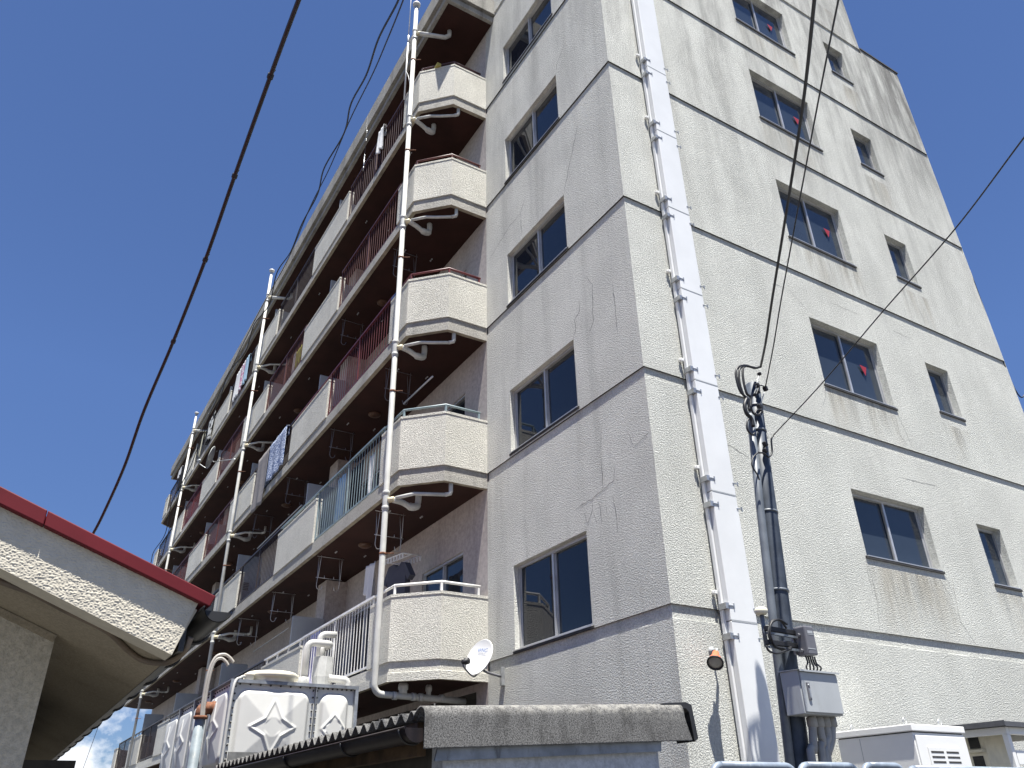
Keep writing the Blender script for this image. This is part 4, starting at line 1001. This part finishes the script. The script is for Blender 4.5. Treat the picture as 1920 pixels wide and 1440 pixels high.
for i in range(1, 30, 2):
    x = sx-.05-.13*i
    if x < x_end: break
    y = sy+.10+.03*math.sin(i*5); z = S0.z-.01+slope*(y-sy)+A_
    c = MB(); c.tube([(x, y, z-.03), (x+.004*math.sin(i*3), y, z+.035)], .0045, 6); c.lathe([(.013, 0), (.010, .004), (0, .005)], (x, y, z), Z_, 8); c.build('roof_bolt', M['darkedge'], t)
# rounded verge piece
prof = [(-.135, -.035), (-.105, -.005), (-.075, .012), (-.045, .022), (-.018, .018), (.002, .008), (.013, -.006), (.019, -.022), (.020, -.036), (.020, -.060), (.020, 'near'), (.020, None)]
c = MB(); vs_ = []; np_ = 44
for i in range(np_+1):
    f = i/np_
    for (dx, dz) in prof:
        low = dz in (None, 'near'); fd = 1 if low else 0
        y0_, y1_ = sy-.075, (ve.y if not fd else vb1.y)
        y = y0_+(y1_-y0_)*f
        zc_ = S0.z+slope*(y-sy)
        z = vb0.z+(vb1.z-vb0.z)*f+(.005 if dz else 0) if low else zc_+dz
        vs_.append((sx+dx, y, z))
K_ = len(prof)
c.add(vs_, [(i*K_+j, i*K_+j+1, (i+1)*K_+j+1, (i+1)*K_+j) for i in range(np_) for j in range(K_-1)], 0, True)
o = c.build('verge_cover', M['slate'], t); md = o.modifiers.new('thickness', 'SOLIDIFY'); md.thickness = .009; md.offset = -1
c = MB(); xk = sx-.002
q = [P(u, v, 'x', xk) for u, v in ((1236, 1324), (1242, 1318), (1286, 1316), (1297, 1321), (1310, 1385), (1303, 1391), (1292, 1336), (1286, 1329), (1248, 1328))]
c.extrude(q, (-.16, 0, 0)); c.build('ridge_cap', M['ngutter'], t, .004)
c = MB(); q = [P(u, v, 'x', sx-.012) for u, v in ((821, 1402), (1240, 1388), (1240, 1409), (815, 1427))]
c.extrude(q, (-.012, 0, 0)); q2 = [p+Vector((-.010, 0, -.0)) for p in q]; c.build('flashing', M['zinc'], t)
wr = P(1236, 1436, 'x', sx-.05).y
c = MB(); c.box(sx-.17, sx-.05, sy+.06, wr, GROUND, S0.z-.16); c.build('gable_wall', M['shedwall'], t)
c = MB(); c.box(x_end, sx-.171, sy+.08, sy+.18, GROUND, S0.z-.05); c.build('front_wall', M['void'], t)
c = MB(); c.box(x_end, sx-.16, sy-.03, sy+.02, S0.z-.20, S0.z-.045); c.build('fascia_board', simple('old_brown_board', (.085, .052, .028), .85, var=.4, scale=8), t)
gz = P(816, 1357, 'y', sy-.10).z; gr = .066
def half_round(mb, x0, x1, y, z, r, mi=0, dz=0):
    n_ = 10; L = []
    for x, zz_ in ((x0, z), (x1, z+dz)):
        for i in range(n_+1): w = math.pi+math.pi*i/n_; L.append((x, y+r*math.cos(w), zz_+r*math.sin(w)))
    mb.add(L, [(i, i+1, n_+1+i+1, n_+1+i) for i in range(n_)], mi, True)
    L = []
    for x, zz_ in ((x0, z), (x1, z+dz)):
        for i in range(n_+1): w = math.pi+math.pi*i/n_; L.append((x, y+(r-.003)*math.cos(w), zz_+(r-.003)*math.sin(w)))
    mb.add(L, [(i, i+1, n_+1+i+1, n_+1+i) for i in range(n_)], mi, True)
c = MB(); half_round(c, x_end, sx-.012, sy-.10, gz, gr); c.add([(sx-.012, sy-.10+gr*math.cos(math.pi+math.pi*i/10), gz+gr*math.sin(math.pi+math.pi*i/10)) for i in range(11)], [tuple(range(11))])
c.tube([(x_end, sy-.10-gr, gz), (sx-.012, sy-.10-gr, gz)], .006, 6); c.build('gutter', M['gutter'], t)
for u in (772, 662, 556, 470):
    x = P(u, 1370, 'y', sy-.10).x; c = MB()
    pth = [(x, sy-.10+(gr+.004)*math.cos(math.pi*1.02+math.pi*.95*i/10), gz+(gr+.004)*math.sin(math.pi*1.02+math.pi*.95*i/10)) for i in range(11)]+[(x, sy+.0, gz+.03)]
    c.tube(pth, .006, 6); c.build('gutter_bracket', M['ngutter'], t)
c = MB(); c.box(x_end, x_end+.1, sy+.18, yb_, GROUND, S0.z-.06); c.build('end_wall', M['void'], t)

# ------------------------------------------------------------------ neighbouring house, its eave close to the camera
XB = PD(395, 1140, 3.3).x
rA, rB = P(0, 950, 'x', XB), P(390, 1141, 'x', XB)
k_ = (rB.z-rA.z)/(rB.y-rA.y)                                   # roof pitch
bA, bB = P(0, 1065, 'x', XB), P(322, 1228, 'x', XB); eR = P(371, 1143, 'x', XB)
YL = -9.5
t = thing('neighbour_house', 'cream stucco house with a dark red roof edge, close at the left', 'house', (XB-3, -7.5, GROUND))
def line(a, b_, y): return a.z+(b_.z-a.z)*(y-a.y)/(b_.y-a.y)
tA, tB = P(0, 916, 'x', XB), P(402, 1121, 'x', XB)
def prism_x(yz, x0, x1, name, mat, bevel=0):
    c = MB(); c.extrude([(x0, y, z) for y, z in yz], (x1-x0, 0, 0)); return c.build(name, mat, t, bevel)
ty_ = P(0, 1010, 'x', XB).y
jy = P(85, 975, 'x', XB).y                                     # joint of the red strip
for a, b_ in ((YL, jy-.001), (jy+.001, None)):
    yb0 = b_ if b_ is not None else rB.y; yb1 = b_ if b_ is not None else tB.y
    prism_x([(a, line(rA, rB, a)), (yb0, line(rA, rB, yb0)), (yb1, line(tA, tB, yb1)), (a, line(tA, tB, a))], XB-.02, XB+.030, 'red_flashing', M['red'], .004)
prism_x([(YL, line(tA, tB, YL)-.03), (tB.y-.01, line(tA, tB, tB.y)-.03), (tB.y-.01, line(tA, tB, tB.y)-.004), (YL, line(tA, tB, YL)-.004)], XB-9, XB-.0205, 'roof', M['red'])
# bargeboard: real relief of sprayed stucco on its face, a plain block behind
NU, NV = 1800, 104; vs_ = []
y_lo = YL+.002
for j in range(NV+1):
    f = j/NV
    for i in range(NU+1):
        g_ = i/NU
        ytop = y_lo+(eR.y-y_lo)*g_; ybot = y_lo+(bB.y-y_lo)*g_
        zt_ = line(rA, rB, ytop)+.012; zb_ = line(bA, bB, ybot)
        y = ybot+(ytop-ybot)*f; z = zb_+(zt_-zb_)*f
        p = Vector((0, y, z))
        n1 = noise.noise(p*165); n2 = noise.noise(p*300+Vector((7, 3, 1))); n3 = noise.noise(p*48+Vector((2, 9, 4)))
        h_ = .0024*max(-.3, n1)+.0011*n2+.0010*n3
        edge = min(1, min(i, NU-i, j*1.6, (NV-j)*1.6)/4)
        vs_.append((XB+h_*edge, y, z))
c = MB(); c.add(vs_, [(j*(NU+1)+i, j*(NU+1)+i+1, (j+1)*(NU+1)+i+1, (j+1)*(NU+1)+i) for j in range(NV) for i in range(NU)], 0, True)
smoothbarge = simple('cream_sprayed_stucco', (.52, .48, .40), .9, var=.06, scale=20, spec=.2)
prism_x([(YL, line(bA, bB, YL)+.0005), (bB.y-.001, bB.z+.0005), (eR.y-.001, eR.z), (YL, line(rA, rB, YL))], XB-.13, XB-.0068, 'bargeboard', smoothbarge)
bo = [o for o in COL.objects if o.name.startswith('bargeboard')][0]
c.build('stucco_relief', smoothbarge, bo)
sn = Vector((1, 0, 0)).cross(bB-bA).normalized(); s0 = bB+Vector((0, 0, .028))
def soff(u, v, dz=0): return PN(u, v, s0+Vector((0, 0, dz)), sn)
def zs(y): return line(bA, bB, y)+.028
prism_x([(YL, zs(YL)), (bB.y+.02, zs(bB.y+.02)), (bB.y+.02, zs(bB.y+.02)+.02), (YL, zs(YL)+.02)], XB-9, XB-.131, 'soffit', M['nsoffit'])
prism_x([(bB.y+.021, zs(bB.y)-.01), (bB.y+.040, zs(bB.y)-.01), (bB.y+.040, eR.z), (bB.y+.021, eR.z)], XB-9, XB-.02, 'fascia', M['ngutter'])
w = soff(105, 1190)
c = MB(); zt_ = zs(w.y)
c.extrude([(w.x, YL, GROUND), (w.x, w.y, GROUND), (w.x, w.y, zt_-.001), (w.x, YL, zs(YL)-.001)], (-.15, 0, 0)); c.build('gable_wall', M['neigh'], t)
c = MB(); c.box(XB-9, w.x-.151, w.y-.15, w.y-.004, GROUND, zt_-.01); c.build('side_wall', M['neigh'], t)
c = MB(); c.obox(Vector((w.x+.006, (w.y+YL)/2, (zs(w.y)+zs(YL))/2-.018)), X_, (bB-bA).normalized(), sn, .006, (w.y-YL)/2/abs((bB-bA).normalized().y), .014); c.build('wall_bead', M['nsoffit'], t)
# gutter along the eave, with brackets
gL, gR = P(383, 1149, 'x', XB+.06), P(438, 1131, 'x', XB+.06)
gc = (gL+gR)/2; r_ = (gR-gL).length/2*.98
c = MB(); half_round(c, XB-8.8, XB+.06, gc.y, gc.z, r_, 0, 0)
c.tube([(XB-8.8, gc.y+r_, gc.z), (XB+.06, gc.y+r_, gc.z)], .006, 6); c.tube([(XB-8.8, gc.y-r_, gc.z), (XB+.06, gc.y-r_, gc.z)], .004, 6); c.build('gutter', M['ngutter'], t)
c = MB(); c.add([(XB+.02, gc.y+(r_-.004)*math.cos(math.pi+math.pi*i/12), gc.z-.004+(r_-.004)*math.sin(math.pi+math.pi*i/12)) for i in range(13)], [tuple(range(13))]); c.build('gutter_inner_shade', M['black'], t)  # black half disc added for the shade inside the open gutter end
for i in range(14):
    x = XB-.35-.6*i; c = MB()
    c.tube([(x, gc.y+(r_+.005)*math.cos(math.pi+math.pi*j/10), gc.z+(r_+.005)*math.sin(math.pi+math.pi*j/10)) for j in range(11)], .007, 6); c.tube([(x, gc.y-r_, gc.z), (x, bB.y+.03, gc.z+.0)], .006, 6); c.build('gutter_bracket', M['ngutter'], t)
# flexible conduit under the bargeboard
pth = [soff(u, v, -.012) for u, v in ((-120, 1040), (0, 1090), (60, 1112), (130, 1148), (200, 1183), (235, 1215), (262, 1235), (290, 1243), (318, 1241))]+[P(345, 1222, 'x', XB-.06), P(358, 1195, 'x', XB-.03)]
c = MB(); c.tube(smooth_path(pth, 6), .011, 8); c.build('conduit', simple('brown_conduit', (.15, .115, .085), .6, var=.3), t)
c = MB(); c.tube(smooth_path([soff(u, v, -.014) for u, v in ((-120, 1028), (0, 1078), (80, 1112), (150, 1150), (205, 1178))], 6), .006, 6); c.build('cable', M['wire'], t)
# an annexe of the house further along, under the same eave
c = MB(); c.box(XB-9, w.x-1.5, w.y-.003, bB.y-.06, GROUND, zs(bB.y)-.24); c.build('annexe', M['void'], t)

# ------------------------------------------------------------------ cabinets and fence at lower right
xc = 1.15
q0_ = P(1707, 1357, 'x', xc); q1_ = P(1806, 1370, 'x', xc); ql = P(1567, 1378, 'y', q0_.y)
cx0 = max(.12, ql.x)
t = thing('equipment_cabinet', 'big white steel cabinet with lifting eyes and a louvred vent, behind the fence', 'cabinet', ((cx0+xc)/2, (q0_.y+q1_.y)/2, GROUND))
c = MB(); c.box(cx0, xc-.012, q0_.y+.012, q1_.y, GROUND, q0_.z-.075); c.build('body', M['white'], t, .006)
c = MB(); c.box(cx0-.02, xc+.012, q0_.y-.012, q1_.y+.01, q0_.z-.065, q0_.z); c.build('lid', M['white'], t, .008)
c = MB(); c.box(cx0+.01, xc-.02, q0_.y+.02, q1_.y-.01, q0_.z-.0755, q0_.z-.0645); c.build('gasket', M['black'], t)
c = MB(); c.box(xc-.0115, xc+.004, q0_.y+.03, q1_.y-.012, GROUND+.1, q0_.z-.10); dr = c.build('door', M['white'], t, .005)
va = P(1738, 1402, 'x', xc); vb = P(1796, 1400, 'x', xc)
c = MB(); y0, y1, zt_ = va.y, min(vb.y, q1_.y-.04), va.z
c.box(xc+.0045, xc+.014, y0, y1, zt_-.36, zt_+.01); pl = c.build('vent_plate', M['white'], dr, .004)
c = MB()
for i in range(7):
    for s_ in (0, 1):
        a = y0+.03+s_*((y1-y0)/2-.01); b_ = a+(y1-y0)/2-.055; c.box(xc+.0142, xc+.016, a, b_, zt_-.045-.045*i, zt_-.028-.045*i)
o = c.build('vent_slots', M['darkedge'], pl)
c = MB(); c.box(cx0+.3*(xc-cx0), cx0+.3*(xc-cx0)+.006, q0_.y+.0105, q0_.y+.0119, GROUND+.1, q0_.z-.09); c.build('panel_seam', M['grey'], t)
for u, v in ((1584, 1369), (1696, 1353), (1762, 1356)):
    p = P(u, v, 'z', q0_.z+.035); p.x = min(max(p.x, cx0+.03), xc-.06); p.y = min(max(p.y, q0_.y+.05), q1_.y-.06)
    c = MB(); c.tube([p+Vector((0, .026*math.cos(w_), .034*math.sin(w_))) for w_ in [6.2832*i/16 for i in range(17)]], .007, 6); c.lathe([(.016, 0), (.016, .008), (.008, .01)], (p.x, p.y, q0_.z+.0005), Z_, 10); c.build('lifting_eye', M['steel'], t)
# rack beside it
xr = xc
r0 = P(1803, 1368, 'x', xr); r1 = P(1884, 1360, 'x', xr)
yA = q1_.y+.05; yB = yA+1.1; zt_ = P(1884, 1361, 'x', xr).z; xA = .14
yK = P(1884, 1361, 'x', xr).y
t = thing('equipment_rack', 'white steel frame rack with a dark ribbed roof, right of the white cabinet', 'rack', ((xA+xr)/2, (yA+yB)/2, GROUND))
yA2 = yK; yB2 = yK+1.2
for x, y in ((xr-.06, yA2), (xA, yA2), (xr-.06, yB2), (xA, yB2)):
    c = MB(); c.box(x, x+.06, y, y+.06, GROUND, zt_-.08); c.build('post', M['white'], t, .004)
for bx in ((xA, xr, yA2-.001, yA2+.061), (xA, xr, yB2-.001, yB2+.061)):
    c = MB(); c.box(*bx, zt_-.0795, zt_-.005); c.build('beam', M['white'], t, .004)
for bx in ((xr-.061, xr+.001), (xA-.001, xA+.061)):
    c = MB(); c.box(*bx, yA2+.062, yB2-.002, zt_-.0795, zt_-.005); c.build('beam', M['white'], t, .004)
for i in range(5):
    c = MB(); z = zt_-.24-.26*i; c.box(xr-.012, xr-.002, yA2+.075, yA2+.75, z-.14, z); c.build('slat_panel', M['white'], t, .004)
c = MB(); n_ = 40; L = []
for i in range(n_+1):
    x = xA-.04+(xr+.06-xA+.04)*i/n_; h_ = (.012 if i % 4 in (1, 2) else 0); L.append((x, h_))
c.add([(x, y, zt_+.012+h_+dz) for y in (yA2-.10, yB2+.12) for x, h_ in L for dz in (0,)]+[(x, y, zt_+h_) for y in (yA2-.10, yB2+.12) for x, h_ in L],
      [(i, i+1, n_+1+i+1, n_+1+i) for i in range(n_)]+[(2*(n_+1)+i, 2*(n_+1)+i+1, 3*(n_+1)+i+1, 3*(n_+1)+i) for i in range(n_)]+[(i, i+1, 2*(n_+1)+i+1, 2*(n_+1)+i) for i in range(n_)]+[(n_+1+i, n_+2+i, 3*(n_+1)+i+1, 3*(n_+1)+i) for i in range(n_)])
c.box(xr+.06, xr+.066, yA2-.10, yB2+.12, zt_-.01, zt_+.04); c.box(xA-.04, xr+.066, yA2-.107, yA2-.1005, zt_-.005, zt_+.05)
c.build('ribbed_roof', M['ribroof'], t)
t = thing('condenser_unit', 'beige louvred air unit with dark openings standing inside the white rack', 'air unit', ((xA+xr)/2, yA2+.4, GROUND))
u0 = P(1806, 1380, 'y', yA2+.30); u1 = P(1856, 1430, 'y', yA2+.30)
xa0, xa1 = min(u0.x, u1.x), max(u0.x, u1.x); xa0 = max(xa0, .15)
c = MB(); c.box(xa0, xa1, yA2+.31, yA2+.8, GROUND, u0.z+.05); c.build('casing', M['cream'], t, .008)
for i in range(3):
    z = u0.z-.02-.20*i; c = MB(); c.box(xa0+.04, xa1-.06, yA2+.304, yA2+.3095, z-.12, z); c.build('opening', M['black'], t)
    c = MB(); c.box(xa0+.02, xa1-.02, yA2+.25, yA2+.303, z-.165, z-.135); c.build('louvre_blade', M['cream'], t, .003)

fx = 3.2
t = thing('mesh_fence', 'blue-grey tubular fence panels with chain-link mesh along the bottom edge', 'fence', (fx, -1, GROUND))
fr_mat = simple('blue_grey_fence_paint', (.19, .225, .275), .4, var=.18, scale=14, dirt=(.34, .38, .42))
for ua, ub in ((1330, 1491), (1494, 1608), (1613, 1693), (1697, 1990)):
    za = P((ua+ub)/2, 1436, 'x', fx).z
    pa, pb = P(ua+4, 1438, 'x', fx), P(ub-4, 1432 if ub < 1900 else 1440, 'x', fx)
    if ua > 1690: za = P(1800, 1443, 'x', fx).z
    y0, y1, z1, z0, rd = pa.y, pb.y, za, GROUND+.08, .06
    cs = [((y0+rd, z1-rd), math.pi/2, math.pi), ((y0+rd, z0+rd), math.pi, 1.5*math.pi), ((y1-rd, z0+rd), 1.5*math.pi, 2*math.pi), ((y1-rd, z1-rd), 0, math.pi/2)]
    pth = []
    for (cy, cz), a0, a1 in cs: pth += [(fx, cy+rd*math.cos(a0+(a1-a0)*i/5), cz+rd*math.sin(a0+(a1-a0)*i/5)) for i in range(6)]
    pth.append(pth[0]); c = MB(); c.tube(pth, .019, 10); pf = c.build('panel_frame', fr_mat, t)
    c = MB(); step = .075; W2, H2 = y1-y0-.03, z1-z0-.03; oy, oz = y0+.015, z0+.015
    kk = -H2
    while kk < W2:
        a = max(kk, 0); b2 = min(kk+H2, W2)
        if b2-a > .01:
            c.tube([(fx+.002, oy+a, oz+a-kk), (fx+.002, oy+b2, oz+b2-kk)], .0022, 4); c.tube([(fx-.002, oy+a, oz+H2-(a-kk)), (fx-.002, oy+b2, oz+H2-(b2-kk))], .0022, 4)
        kk += step
    c.build('chain_link', M['steel'], pf)
    c = MB(); c.tube([(fx-.03, y1+.02, GROUND), (fx-.03, y1+.02, z1-.05)], .022, 8); c.build('fence_post', fr_mat, t)
